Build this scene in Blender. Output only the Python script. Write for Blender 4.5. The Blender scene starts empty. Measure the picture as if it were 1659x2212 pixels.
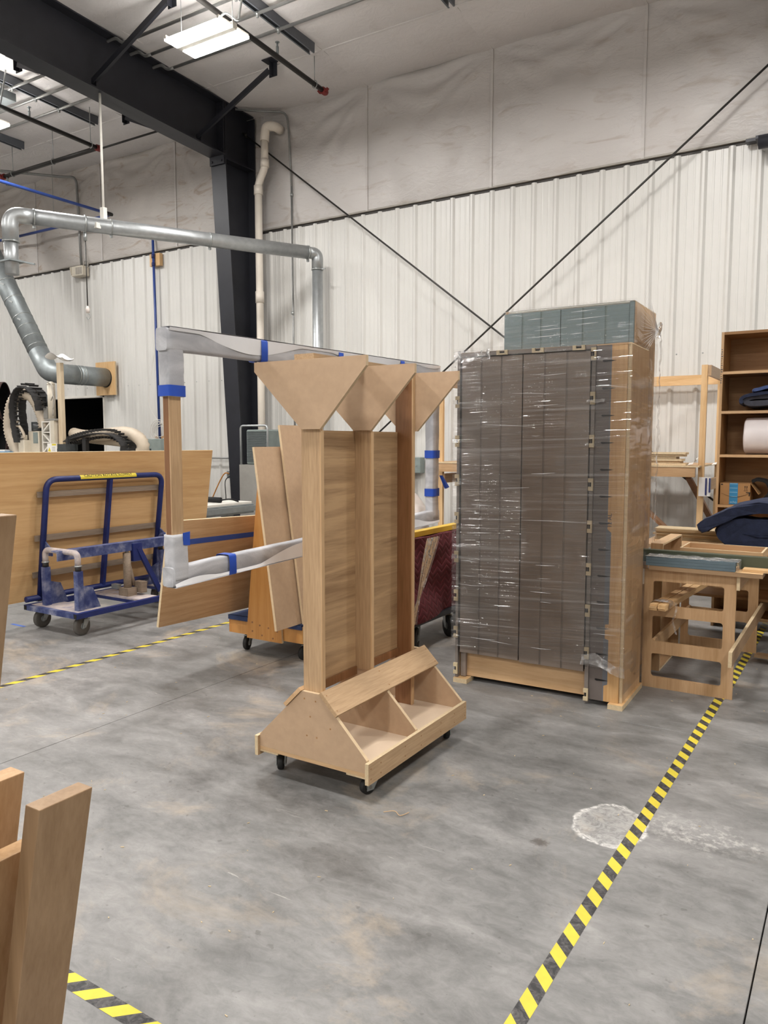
import bpy, bmesh, math, random
from mathutils import Vector, Matrix, noise
random.seed(7)
PI = math.pi
SC = bpy.context.scene
COL = SC.collection

# ---------------------------------------------------------------- camera
cam = bpy.data.cameras.new('camera')
camo = bpy.data.objects.new('camera', cam)
COL.objects.link(camo)
camo.location = (0, 0, 1.55)
camo.rotation_euler = (math.radians(90 - 5.2), 0, math.radians(31.9))
cam.sensor_fit = 'HORIZONTAL'
cam.sensor_width = 36
cam.lens = 36 * 1661 / 1659
cam.clip_start = 0.05
cam.clip_end = 200
SC.camera = camo

# ---------------------------------------------------------------- world, exposure
w = bpy.data.worlds.new('hall_world')
SC.world = w
w.use_nodes = True
w.node_tree.nodes['Background'].inputs[0].default_value = (0.8, 0.86, 1, 1)
w.node_tree.nodes['Background'].inputs[1].default_value = 0.02
SC.view_settings.view_transform = 'Standard'
SC.view_settings.look = 'None'
SC.view_settings.gamma = 1
SC.view_settings.use_curve_mapping = False
SC.view_settings.exposure = 0.12

LAMP_WATTS = 112.0
LAMP_COLOR = (1.0, 0.985, 0.965)
LAMP_GRID = [(x, y) for x in (-15.9, -11.25, -6.63, -2.0, 2.6) for y in (6.80, 1.6, -4.1, -9.8)]

# ---------------------------------------------------------------- materials
def lin(h):
    h = h.lstrip('#')
    out = []
    for i in (0, 2, 4):
        c = int(h[i:i+2], 16) / 255
        out.append(c / 12.92 if c <= 0.04045 else ((c + 0.055) / 1.055) ** 2.4)
    return (*out, 1)

class N:
    """small node graph helper"""
    def __init__(s, name):
        s.m = bpy.data.materials.new(name)
        s.m.use_nodes = True
        s.t = s.m.node_tree
        s.b = s.t.nodes['Principled BSDF']
        s.out = s.t.nodes['Material Output']
    def n(s, typ, **kw):
        nd = s.t.nodes.new(typ)
        for k, v in kw.items():
            if k.startswith('_'):
                setattr(nd, k[1:], v)
            else:
                nd.inputs[k.replace('__', ' ')].default_value = v
        return nd
    def l(s, a, b):
        s.t.links.new(a, b)
    def coord(s, scale=(1, 1, 1), rnd=False, loc=(0, 0, 0)):
        tc = s.n('ShaderNodeTexCoord')
        mp = s.n('ShaderNodeMapping')
        mp.inputs['Scale'].default_value = scale
        mp.inputs['Location'].default_value = loc
        src = tc.outputs['Object']
        if rnd:
            oi = s.n('ShaderNodeObjectInfo')
            mu = s.n('ShaderNodeVectorMath', _operation='MULTIPLY_ADD')
            cx = s.n('ShaderNodeCombineXYZ')
            for i in range(3):
                s.l(oi.outputs['Random'], cx.inputs[i])
            mu.inputs[1].default_value = (13, 29, 7)
            s.l(cx.outputs[0], mu.inputs[0])
            s.l(src, mu.inputs[2])
            src = mu.outputs[0]
        s.l(src, mp.inputs['Vector'])
        return mp.outputs[0]
    def noise(s, vec, scale, detail=4, rough=0.55, dist=0):
        nd = s.n('ShaderNodeTexNoise')
        nd.inputs['Scale'].default_value = scale
        nd.inputs['Detail'].default_value = detail
        nd.inputs['Roughness'].default_value = rough
        nd.inputs['Distortion'].default_value = dist
        s.l(vec, nd.inputs['Vector'])
        return nd.outputs['Fac']
    def ramp(s, fac, stops):
        nd = s.n('ShaderNodeValToRGB')
        cr = nd.color_ramp
        while len(cr.elements) < len(stops):
            cr.elements.new(0.5)
        for e, (p, c) in zip(cr.elements, stops):
            e.position = p
            e.color = c if not isinstance(c, (int, float)) else (c, c, c, 1)
        s.l(fac, nd.inputs[0])
        return nd.outputs[0]
    def mix(s, fac, a, b, mode='MIX'):
        nd = s.n('ShaderNodeMix', _data_type='RGBA', _blend_type=mode)
        for v, i in ((fac, 0), (a, 6), (b, 7)):
            if hasattr(v, 'links') or hasattr(v, 'is_linked'):
                s.l(v, nd.inputs[i])
            else:
                nd.inputs[i].default_value = v
        return nd.outputs[2]
    def math(s, op, a, b=0.0, c=0.0, clamp=False):
        nd = s.n('ShaderNodeMath', _operation=op, _use_clamp=clamp)
        for i, v in enumerate((a, b, c)):
            if hasattr(v, 'is_linked'):
                s.l(v, nd.inputs[i])
            else:
                nd.inputs[i].default_value = v
        return nd.outputs[0]
    def bump(s, h, strength=0.3, dist=0.01):
        nd = s.n('ShaderNodeBump')
        nd.inputs['Strength'].default_value = strength
        nd.inputs['Distance'].default_value = dist
        s.l(h, nd.inputs['Height'])
        s.l(nd.outputs[0], s.b.inputs['Normal'])
        return nd.outputs[0]
    def set(s, **kw):
        for k, v in kw.items():
            k = k.replace('_', ' ')
            if hasattr(v, 'is_linked'):
                s.l(v, s.b.inputs[k])
            else:
                s.b.inputs[k].default_value = v
        return s.m

M = {}
def plain(name, col, rough=0.5, metal=0.0, var=0.12, scale=8, bump=0.0, bscale=60, spec=0.5):
    g = N(name)
    v = g.coord()
    f = g.noise(v, scale, 5)
    c = lin(col)
    d = tuple(x * (1 - var) for x in c[:3]) + (1,)
    e = tuple(min(1, x * (1 + var)) for x in c[:3]) + (1,)
    g.set(Base_Color=g.ramp(f, [(0.3, d), (0.7, e)]), Roughness=rough, Metallic=metal)
    g.b.inputs['Specular IOR Level'].default_value = spec
    if bump:
        g.bump(g.noise(v, bscale, 3), bump, 0.004)
    M[name] = g.m
    return g.m

def wood(name, light, dark, axis='z', rough=0.5, grain=1.0, fig=0.5, scale=1.0):
    g = N(name)
    st = {'x': (0.06, 1, 1), 'y': (1, 0.06, 1), 'z': (1, 1, 0.06)}[axis]
    v = g.coord(tuple(a * scale for a in st), rnd=True)
    fine = g.noise(v, 130, 4, 0.6)
    broad = g.noise(v, 9, 4, 0.6, 1.6)
    f = g.math('MULTIPLY_ADD', broad, fig, g.math('MULTIPLY', fine, 1 - fig))
    col = g.ramp(f, [(0.36, lin(dark)), (0.62, lin(light))])
    oi = g.n('ShaderNodeObjectInfo')
    hs = g.n('ShaderNodeHueSaturation')
    hs.inputs['Saturation'].default_value = 1.0
    g.l(g.math('MULTIPLY_ADD', oi.outputs['Random'], 0.16, 0.92), hs.inputs['Value'])
    g.l(col, hs.inputs['Color'])
    g.set(Base_Color=hs.outputs[0], Roughness=rough)
    g.bump(fine, 0.12 * grain, 0.002)
    M[name] = g.m
    return g.m

plain('mdf', '#b89b7d', 0.62, var=0.05, scale=30, bump=0.05, bscale=300)
plain('mdf_pale', '#cbb59c', 0.6, var=0.05, scale=4)
plain('mdf_edge', '#cdb491', 0.7, var=0.06, scale=40)
plain('ply_edge', '#cfb995', 0.7, var=0.1, scale=60)
for ax in 'xyz':
    wood('maple_' + ax, '#cdab83', '#ba956b', ax, 0.42, 0.6, 0.6)
    wood('oak_' + ax, '#c2a27d', '#a98a66', ax, 0.5, 1.0, 0.4)
    wood('pine_' + ax, '#dcb98a', '#c59a66', ax, 0.55, 0.8, 0.6)
    wood('birch_' + ax, '#c4a079', '#ab865c', ax, 0.5, 0.6, 0.65)
    wood('stock_' + ax, '#a58766', '#8f7151', ax, 0.45, 0.6, 0.6)
    wood('shelf_' + ax, '#a37a4c', '#8b6238', ax, 0.55, 0.6, 0.6)
wood('pale_post', '#d2c2a8', '#bda88a', 'z', 0.6, 0.8, 0.6)
wood('brown_z', '#8f6443', '#74502f', 'z', 0.4, 0.6, 0.6)
wood('figured_y', '#b4946e', '#896b4c', 'y', 0.5, 0.8, 0.8, 1.3)
wood('orange_z', '#bf8a4c', '#ad7538', 'z', 0.5, 0.5, 0.7)
wood('sheet_y', '#cca777', '#b78f5f', 'y', 0.45, 0.5, 0.7, 0.6)
wood('old_strip', '#bda987', '#8d7a5c', 'x', 0.7, 1.0, 0.6)
wood('slat_grey', '#8d7d6c', '#6f5f50', 'y', 0.7, 1.0, 0.6)

plain('liner_white', '#cfcdc8', 0.36, var=0.02, scale=1.5, spec=0.4)
plain('trim_grey', '#9b958c', 0.5)
plain('shadow_dark', '#3a3632', 0.6)
plain('steel_dark', '#25262c', 0.45, var=0.12, scale=5, spec=0.4)
plain('galvanised', '#b0b3b4', 0.40, metal=0.75, var=0.1, scale=14)
plain('galv_dull', '#8f9596', 0.48, metal=0.6, var=0.12, scale=10)
plain('steel_rod', '#34322f', 0.45, metal=0.4)
plain('zinc', '#a4a7a6', 0.35, metal=0.7)
plain('pvc', '#ded5c8', 0.45, var=0.04)
plain('red_paint', '#7a2622', 0.5)
plain('pipe_black', '#242220', 0.45)
plain('air_blue', '#2a4180', 0.4)
plain('cart_blue', '#16245e', 0.42, var=0.18, scale=12)
plain('strut_grey', '#5c6066', 0.5)
plain('conduit', '#8c8c8a', 0.4, metal=0.5)
plain('rubber', '#1d1c1b', 0.65)
plain('rubber_grey', '#57534e', 0.7, var=0.15)
plain('hub_grey', '#8b8880', 0.5)
plain('black_soft', '#0d0d0e', 0.8)
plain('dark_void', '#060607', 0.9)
plain('carpet_blue', '#2d3a5c', 0.95, var=0.3, scale=200, bump=0.5, bscale=400)
plain('tape_blue', '#1c4ab0', 0.55, var=0.06)
plain('tape_blue_dull', '#34509a', 0.6, var=0.08)
plain('cab_grey', '#8f8176', 0.42, var=0.03, scale=3)
plain('cab_groove', '#7f736a', 0.5)
plain('cab_metal', '#7b726b', 0.35, var=0.05)
plain('gap_black', '#15110f', 0.8)
plain('slate_green', '#5b6b6d', 0.42, var=0.03, scale=3)
plain('slate_groove', '#52625f', 0.5)
plain('olive', '#454a38', 0.5, var=0.1)
plain('slate_blue', '#5c6c74', 0.4, var=0.04)
plain('clip_cream', '#cdbb98', 0.5)
plain('white_paint', '#d9d5cc', 0.5, var=0.05)
plain('cream_metal', '#c8bfae', 0.45, var=0.08)
plain('machine_grey', '#8e8b85', 0.5, var=0.08)
plain('chain_black', '#2b2a2a', 0.55)
plain('hose_tan', '#b9ab98', 0.55, var=0.1)
plain('duct_brown', '#4c3834', 0.55, var=0.15)
plain('quilt_red', '#5e1420', 0.85, var=0.2, scale=20)
plain('yellow_paint', '#c9a429', 0.5)
plain('yellow_tape', '#d3c03c', 0.5, var=0.07, scale=20)
plain('quilt_navy', '#1d253d', 0.9, var=0.25, scale=25, bump=0.4, bscale=260)
plain('quilt_navy_light', '#3d4e7a', 0.9, var=0.25, scale=25, bump=0.4, bscale=260)
plain('quilt_grey', '#44454f', 0.9, var=0.2, scale=25, bump=0.4, bscale=260)
plain('cardboard', '#a1794d', 0.75, var=0.06)
plain('print_black', '#1c1715', 0.7)
plain('print_blue', '#2f7fae', 0.45)
plain('print_light', '#9fc8dd', 0.5)
plain('roll_white', '#e9e2e2', 0.45, var=0.03)
plain('paper', '#e4e1dc', 0.6, var=0.04)
plain('bag_white', '#d9cfc8', 0.5, var=0.06)
plain('blue_mark', '#3a5ba6', 0.7)
plain('cord_orange', '#b5772f', 0.6)
plain('panel_grey', '#7d8784', 0.45)
plain('grille', '#4e5356', 0.5)
plain('ink', '#3a4350', 0.8)
plain('glass_dark', '#3a3d3e', 0.2)

# worn blue paint with pale dust that lies on it
def dusty_blue():
    g = N('cart_blue_worn')
    v = g.coord()
    f = g.noise(v, 9, 6, 0.65)
    g.set(Base_Color=g.ramp(f, [(0.38, lin('#243062')), (0.5, lin('#454f77')), (0.68, lin('#85879b'))]), Roughness=0.55)
    M['cart_blue_worn'] = g.m
    g = N('cart_dusty')
    v = g.coord()
    f = g.noise(v, 14, 6, 0.6)
    g.set(Base_Color=g.ramp(f, [(0.32, lin('#8d8893')), (0.55, lin('#b9aca6'))]), Roughness=0.7)
    M['cart_dusty'] = g.m
dusty_blue()

# black of the hazard tape, scuffed
def tape_black():
    g = N('tape_black')
    v = g.coord((1, 1, 1))
    f = g.noise(v, 35, 6, 0.7, 1.0)
    g.set(Base_Color=g.ramp(f, [(0.42, lin('#242324')), (0.6, lin('#565352')), (0.75, lin('#787471'))]), Roughness=0.5)
    M['tape_black'] = g.m
tape_black()

# vinyl faced insulation, brown dust in its folds
def vinyl(name, base, stain, amount, gloss):
    g = N(name)
    v = g.coord()
    big = g.noise(g.coord((0.5, 1, 1.6), rnd=False), 1.1, 5, 0.6, 0.8)
    st = g.noise(g.coord((0.9, 1, 3.0)), 1.7, 5, 0.6, 1.4)
    c = g.ramp(big, [(0.3, tuple(x * 0.92 for x in lin(base)[:3]) + (1,)), (0.7, lin(base))])
    c = g.mix(g.ramp(st, [(0.56, 0), (0.76, amount)]), c, lin(stain))
    crk = g.noise(g.coord((1.2, 1, 2.6)), 5.5, 6, 0.62, 1.2)
    g.set(Base_Color=c, Roughness=gloss)
    g.b.inputs['Specular IOR Level'].default_value = 0.45
    g.bump(crk, 0.35, 0.03)
    M[name] = g.m
vinyl('vinyl_wall', '#c6c1bd', '#94806b', 0.5, 0.36)
vinyl('vinyl_wall_dirty', '#c0bab4', '#94795f', 0.9, 0.4)
vinyl('vinyl_roof', '#dcd8d6', '#a99c90', 0.2, 0.42)

# concrete, one material in floor coordinates
def concrete():
    g = N('concrete')
    v = g.coord()
    big = g.noise(v, 0.55, 6, 0.62, 0.4)
    mid = g.noise(g.coord((1, 1.9, 1)), 2.2, 8, 0.68, 0.5)
    fine = g.noise(v, 22, 8, 0.7)
    f = g.math('MULTIPLY_ADD', big, 0.36, g.math('MULTIPLY_ADD', mid, 0.42, g.math('MULTIPLY', g.noise(g.coord((1, 1.7, 1)), 13, 10, 0.75, 0.8), 0.22)))
    c = g.ramp(f, [(0.38, lin('#565553')), (0.47, lin('#737270')), (0.54, lin('#868482')), (0.65, lin('#a3a19e'))])
    # dark specks and dried drops
    sp = g.noise(v, 26, 2, 0.5)
    c = g.mix(g.ramp(sp, [(0.69, 0), (0.74, 0.4)]), c, lin('#4a4643'))
    sp2 = g.noise(g.coord((1, 1, 1), loc=(5, 3, 0)), 75, 2, 0.5)
    c = g.mix(g.ramp(sp2, [(0.70, 0), (0.76, 0.35)]), c, lin('#3f3c3a'))
    # sawdust patches
    du = g.noise(g.coord((1, 1, 1), loc=(9, 1, 0)), 1.3, 8, 0.7, 0.6)
    c = g.mix(g.ramp(du, [(0.55, 0), (0.70, 0.6)]), c, lin('#b3a28d'))
    # thin pale scratches
    sc = g.noise(g.coord((0.8, 9, 1), loc=(2, 7, 0)), 3.2, 5, 0.6, 1.5)
    c = g.mix(g.ramp(sc, [(0.70, 0), (0.735, 0.4)]), c, lin('#c9c4bc'))
    # dried white ring beside the tape
    tc = g.n('ShaderNodeTexCoord')
    def spot(cx, cy, sx, sy):
        mp = g.n('ShaderNodeMapping')
        mp.inputs['Location'].default_value = (-cx / sx, -cy / sy, 0)
        mp.inputs['Scale'].default_value = (1 / sx, 1 / sy, 0)
        g.l(tc.outputs['Object'], mp.inputs['Vector'])
        ln = g.n('ShaderNodeVectorMath', _operation='LENGTH')
        g.l(mp.outputs[0], ln.inputs[0])
        return ln.outputs['Value']
    wob = g.noise(v, 9, 3, 0.55)
    r = g.math('ADD', spot(-0.80, 3.03, 0.15, 0.19), g.math('MULTIPLY_ADD', wob, 0.5, -0.25))
    ring = g.ramp(r, [(0.50, 0.30), (0.80, 0.40), (0.93, 1.0), (0.97, 0.30), (1.0, 0.0)])
    ringm = g.math('MULTIPLY', ring, g.ramp(g.noise(v, 22, 6, 0.7, 2.0), [(0.38, 0.10), (0.58, 1.0)]))
    c = g.mix(ringm, c, lin('#d8d5d0'))
    r2 = g.math('ADD', spot(-0.50, 3.13, 0.34, 0.16), g.math('MULTIPLY_ADD', wob, 0.9, -0.45))
    sp3 = g.math('MULTIPLY', g.ramp(r2, [(0.3, 0.55), (1.0, 0.0)]), g.ramp(g.noise(v, 24, 7, 0.75), [(0.48, 0.0), (0.62, 1.0)]))
    c = g.mix(sp3, c, lin('#d2cec8'))
    rd = g.math('ADD', spot(-1.0, 2.75, 0.05, 0.04), g.math('MULTIPLY_ADD', g.noise(v, 45, 5, 0.7), 1.6, -0.8))
    c = g.mix(g.ramp(rd, [(0.4, 0.75), (0.8, 0.0)]), c, lin('#4d4540'))
    rg = g.ramp(mid, [(0.35, 0.36), (0.65, 0.55)])
    g.set(Base_Color=c, Roughness=rg)
    g.bump(fine, 0.12, 0.004)
    M['concrete'] = g.m
    plain('joint_dark', '#262321', 0.9)
concrete()

# clear stretch film: mostly see-through, glossy with pulled creases
def film(name, sx, sy, sz, det=1.0, haze=0.2, bump=1.0, ang=0.0, haze0=0.015, fk=1.3):
    g = N(name)
    tc = g.n('ShaderNodeTexCoord')
    mp0 = g.n('ShaderNodeMapping')
    mp0.inputs['Rotation'].default_value = (0, ang, 0)
    g.l(tc.outputs['Object'], mp0.inputs['Vector'])
    def cd(s, loc=(0, 0, 0)):
        mp = g.n('ShaderNodeMapping')
        mp.inputs['Scale'].default_value = s
        mp.inputs['Location'].default_value = loc
        g.l(mp0.outputs[0], mp.inputs['Vector'])
        return mp.outputs[0]
    a = g.noise(cd((sx, sy, sz)), 1.0, det, 0.5, 0.1)
    b = g.noise(cd((sx * 1.7, sy * 1.7, sz * 2.3), (3, 5, 2)), 1.0, det, 0.5, 0.0)
    h = g.math('ADD', a, g.math('MULTIPLY', b, 0.5))
    bp = g.n('ShaderNodeBump')
    bp.inputs['Strength'].default_value = bump
    bp.inputs['Distance'].default_value = 0.02
    g.l(h, bp.inputs['Height'])
    tr = g.n('ShaderNodeBsdfTransparent')
    tr.inputs[0].default_value = (0.97, 0.965, 0.96, 1)
    gl = g.n('ShaderNodeBsdfGlossy')
    gl.inputs['Roughness'].default_value = 0.05
    g.l(bp.outputs[0], gl.inputs['Normal'])
    df = g.n('ShaderNodeBsdfDiffuse')
    df.inputs[0].default_value = (0.8, 0.79, 0.78, 1)
    fr = g.n('ShaderNodeFresnel')
    fr.inputs['IOR'].default_value = 1.5
    m1 = g.n('ShaderNodeMixShader')
    g.l(g.math('MULTIPLY_ADD', fr.outputs[0], fk, 0.03, clamp=True), m1.inputs[0])
    g.l(tr.outputs[0], m1.inputs[1])
    g.l(gl.outputs[0], m1.inputs[2])
    m2 = g.n('ShaderNodeMixShader')
    crease = g.ramp(a, [(0.56, haze0), (0.72, haze)])
    g.l(crease, m2.inputs[0])
    g.l(m1.outputs[0], m2.inputs[1])
    g.l(df.outputs[0], m2.inputs[2])
    g.l(m2.outputs[0], g.out.inputs['Surface'])
    g.t.nodes.remove(g.b)
    M[name] = g.m
film('film_wrap', 0.9, 0.9, 44, haze=0.09, bump=0.62, ang=0.03, haze0=0.008)
film('film_side', 2.0, 2.0, 13, haze=0.14, bump=0.5, ang=0.5, fk=0.55)
film('film_crumple', 14, 14, 14, det=4.0, haze=0.65, bump=1.0, haze0=0.10)

# soft foam sleeve, thin enough for its core to show grey
plain('foam_white', '#e6e6e8', 0.7, var=0.03)
plain('film_white', '#e9e9ea', 0.3, var=0.03)
def foam():
    g = N('foam')
    v = g.coord((1, 0.35, 1))
    f = g.noise(v, 6, 4, 0.55, 1.3)
    c = g.ramp(f, [(0.40, lin('#a3a3a7')), (0.55, lin('#b9b9bc')), (0.70, lin('#d2d2d5'))])
    g.set(Base_Color=c, Roughness=0.75)
    g.b.inputs['Subsurface Weight'].default_value = 0.0
    g.bump(g.noise(g.coord(), 160, 3), 0.25, 0.003)
    M['foam'] = g.m
foam()

def emit(name, col, strength):
    g = N(name)
    g.set(Base_Color=(0.9, 0.9, 0.9, 1), Roughness=0.4)
    g.b.inputs['Emission Color'].default_value = col
    g.b.inputs['Emission Strength'].default_value = strength
    M[name] = g.m
emit('led', (1.0, 0.97, 0.93, 1), 30.0)

# quilted moving blanket with zigzag stitching
def quilt(name, base):
    g = N(name)
    tc = g.n('ShaderNodeTexCoord')
    sx = g.n('ShaderNodeSeparateXYZ')
    g.l(tc.outputs['Object'], sx.inputs[0])
    tri = g.math('PINGPONG', sx.outputs['Y'], 0.06)
    zz = g.math('ADD', sx.outputs['Z'], g.math('MULTIPLY', tri, 0.8))
    rows = g.math('PINGPONG', zz, 0.025)
    line = g.ramp(g.math('MULTIPLY', rows, 40), [(0.0, 0.0), (0.35, 0.8), (1, 1)])
    c = g.mix(line, tuple(min(1, x * 1.7) for x in lin(base)[:3]) + (1,), lin(base))
    g.set(Base_Color=c, Roughness=0.85)
    g.bump(line, 0.6, 0.01)
    M[name] = g.m
quilt('quilt_red_zig', '#4b0f19')

# maple filler panel, part of it sprayed the door grey, masked edge in slate
def overspray():
    g = N('filler_painted')
    v = g.coord((1, 1, 0.06), rnd=True)
    fine = g.noise(v, 60, 4, 0.6)
    broad = g.noise(v, 9, 4, 0.6, 1.6)
    f = g.math('MULTIPLY_ADD', broad, 0.6, g.math('MULTIPLY', fine, 0.4))
    wd = g.ramp(f, [(0.36, lin('#b98d58')), (0.62, lin('#cfa775'))])
    tc = g.n('ShaderNodeTexCoord')
    sx = g.n('ShaderNodeSeparateXYZ')
    g.l(tc.outputs['Object'], sx.inputs[0])
    nz = g.noise(g.coord((0.3, 0.3, 1)), 3.6, 2, 0.5)
    stp = g.ramp(nz, [(0.47, 0.0), (0.49, 1.0)])
    edge2 = g.math('MULTIPLY_ADD', stp, 0.022, 0.425)
    isgrey = g.math('LESS_THAN', sx.outputs['X'], 0.418)
    isslate = g.math('LESS_THAN', sx.outputs['X'], edge2)
    c = g.mix(isslate, wd, lin('#66686e'))
    c = g.mix(isgrey, c, lin('#6b625d'))
    g.set(Base_Color=c, Roughness=0.45)
    M['filler_painted'] = g.m
overspray()

# ---------------------------------------------------------------- mesh helpers
ORG = {}
class MB:
    """collects shapes in one bmesh; build() links them as ONE mesh object"""
    def __init__(s):
        s.bm = bmesh.new()
    def hexa(s, pts, mi=0, edge=None, emi=1):
        vs = [s.bm.verts.new(p) for p in pts]
        fs = []
        for q in ((0, 3, 2, 1), (4, 5, 6, 7), (0, 1, 5, 4), (1, 2, 6, 5), (2, 3, 7, 6), (3, 0, 4, 7)):
            f = s.bm.faces.new([vs[i] for i in q])
            f.material_index = mi
            fs.append(f)
        if edge is not None:                       # faces not facing +-edge get the edge material
            keep = {'z': (0, 1), 'y': (2, 4), 'x': (3, 5)}[edge]
            for i, f in enumerate(fs):
                if i not in keep:
                    f.material_index = emi
        return fs
    def bx(s, x0, x1, y0, y1, z0, z1, mi=0, edge=None, bev=0.0):
        p = [(x0, y0, z0), (x1, y0, z0), (x1, y1, z0), (x0, y1, z0), (x0, y0, z1), (x1, y0, z1), (x1, y1, z1), (x0, y1, z1)]
        fs = s.hexa(p, mi, edge)
        if bev:
            es = {e for f in fs for e in f.edges}
            bmesh.ops.bevel(s.bm, geom=list(es), offset=bev, segments=1, affect='EDGES', profile=0.5)
        return s
    def obox(s, c, size, R, mi=0, edge=None):
        c = Vector(c)
        h = [d / 2 for d in size]
        p = []
        for z in (-1, 1):
            for x, y in ((-1, -1), (1, -1), (1, 1), (-1, 1)):
                p.append(c + R @ Vector((x * h[0], y * h[1], z * h[2])))
        s.hexa(p, mi, edge)
        return s
    def bar(s, a, b, wd, th, up=(0, 0, 1), mi=0, edge=None):
        a, b = Vector(a), Vector(b)
        d = b - a
        z = d.normalized()
        x = Vector(up).cross(z)
        if x.length < 1e-4:
            x = Vector((1, 0, 0)).cross(z)
        x.normalize()
        y = z.cross(x)
        R = Matrix((x, y, z)).transposed()
        return s.obox((a + b) / 2, (wd, th, d.length), R, mi, edge)
    def prism(s, pts, ext, mi=0, emi=None):
        ext = Vector(ext)
        pts = [Vector(p) for p in pts]
        a = [s.bm.verts.new(p) for p in pts]
        b = [s.bm.verts.new(p + ext) for p in pts]
        n = len(pts)
        fs = [s.bm.faces.new(a[::-1]), s.bm.faces.new(b)]
        for i in range(n):
            f = s.bm.faces.new((a[i], a[(i + 1) % n], b[(i + 1) % n], b[i]))
            f.material_index = mi if emi is None else emi
        for f in fs:
            f.material_index = mi
        return s
    def tube(s, pts, r, seg=12, mi=0, closed=False, caps=True, smooth=True, flat=None):
        pts = [Vector(p) for p in pts]
        n = len(pts)
        rs = r if isinstance(r, (list, tuple)) else [r] * n
        T = []
        for i in range(n):
            if closed:
                t = pts[(i + 1) % n] - pts[i - 1]
            else:
                t = pts[min(i + 1, n - 1)] - pts[max(i - 1, 0)]
            T.append(t.normalized() if t.length > 1e-9 else Vector((0, 0, 1)))
        up = Vector((0, 0, 1)) if abs(T[0].z) < 0.9 else Vector((0, 1, 0))
        x = up.cross(T[0]).normalized()
        rings = []
        for i in range(n):
            x = (x - T[i] * x.dot(T[i])).normalized()
            y = T[i].cross(x)
            ring = []
            for k in range(seg):
                a = 2 * PI * k / seg
                fx, fy = (1, 1) if flat is None else flat
                ring.append(s.bm.verts.new(pts[i] + (x * math.cos(a) * fx + y * math.sin(a) * fy) * rs[i]))
            rings.append(ring)
        m = n if closed else n - 1
        for i in range(m):
            A, B = rings[i], rings[(i + 1) % n]
            for k in range(seg):
                f = s.bm.faces.new((A[k], A[(k + 1) % seg], B[(k + 1) % seg], B[k]))
                f.smooth = smooth
                f.material_index = mi
        if caps and not closed:
            for ring, rev in ((rings[0], True), (rings[-1], False)):
                f = s.bm.faces.new(ring[::-1] if rev else ring)
                f.material_index = mi
        return s
    def cyl(s, a, b, r, seg=14, mi=0, r2=None):
        return s.tube([a, b], [r, r if r2 is None else r2], seg, mi)
    def lathe(s, c, axis, prof, seg=20, mi=0, smooth=True):
        c = Vector(c)
        z = Vector(axis).normalized()
        x = (Vector((0, 0, 1)) if abs(z.z) < 0.9 else Vector((1, 0, 0))).cross(z).normalized()
        y = z.cross(x)
        rings = []
        for a, r in prof:
            rings.append([s.bm.verts.new(c + z * a + (x * math.cos(2 * PI * k / seg) + y * math.sin(2 * PI * k / seg)) * r) for k in range(seg)])
        for A, B in zip(rings, rings[1:]):
            for k in range(seg):
                f = s.bm.faces.new((A[k], A[(k + 1) % seg], B[(k + 1) % seg], B[k]))
                f.smooth = smooth
                f.material_index = mi
        for ring, rev in ((rings[0], True), (rings[-1], False)):
            s.bm.faces.new(ring[::-1] if rev else ring).material_index = mi
        return s
    def grid(s, fn, nu, nv, mi=0, smooth=True, flip=False):
        vs = [[s.bm.verts.new(fn(i / nu, j / nv)) for j in range(nv + 1)] for i in range(nu + 1)]
        for i in range(nu):
            for j in range(nv):
                q = (vs[i][j], vs[i + 1][j], vs[i + 1][j + 1], vs[i][j + 1])
                f = s.bm.faces.new(q[::-1] if flip else q)
                f.smooth = smooth
                f.material_index = mi
        return s
    def noisy(s, amp, scale, seed=0.0, only=None):
        for v in s.bm.verts:
            p = v.co * scale + Vector((seed, seed * 1.7, seed * 0.3))
            d = noise.noise_vector(p)
            v.co += d * amp
        return s
    def mesh(s, name, mats, off=Vector((0, 0, 0))):
        bmesh.ops.recalc_face_normals(s.bm, faces=s.bm.faces)
        if off.length:
            bmesh.ops.translate(s.bm, vec=-off, verts=s.bm.verts)
        me = bpy.data.meshes.new(name)
        s.bm.to_mesh(me)
        s.bm.free()
        for m in (mats if isinstance(mats, (list, tuple)) else [mats]):
            me.materials.append(M[m] if isinstance(m, str) else m)
        return me
    def build(s, name, mats, parent=None, label=None):
        off = ORG.get(parent.name, Vector((0, 0, 0))) if parent else Vector((0, 0, 0))
        o = bpy.data.objects.new(name, s.mesh(name, mats, off))
        COL.objects.link(o)
        if parent:
            o.parent = parent
            ORG[o.name] = off
        else:
            ORG[o.name] = Vector((0, 0, 0))
        if label:
            o['label'] = label
        return o

def smooth_path(pts, n=6, closed=False):
    """Catmull-Rom through points"""
    P = [Vector(p) for p in pts]
    out = []
    m = len(P)
    for i in range(m - 1):
        p0 = P[max(i - 1, 0)]
        p1, p2 = P[i], P[i + 1]
        p3 = P[min(i + 2, m - 1)]
        for k in range(n):
            t = k / n
            out.append(0.5 * ((2 * p1) + (p2 - p0) * t + (2 * p0 - 5 * p1 + 4 * p2 - p3) * t * t + (3 * p1 - p0 - 3 * p2 + p3) * t ** 3))
    out.append(P[-1])
    return out

def round_path(pts, rad, n=6):
    """polyline with its corners rounded"""
    P = [Vector(p) for p in pts]
    out = [P[0]]
    for i in range(1, len(P) - 1):
        a = (P[i - 1] - P[i])
        b = (P[i + 1] - P[i])
        r = min(rad, a.length * 0.49, b.length * 0.49)
        p, q = P[i] + a.normalized() * r, P[i] + b.normalized() * r
        for k in range(n + 1):
            t = k / n
            out.append(p * (1 - t) ** 2 + P[i] * 2 * t * (1 - t) + q * t * t)
    out.append(P[-1])
    return out

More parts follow.
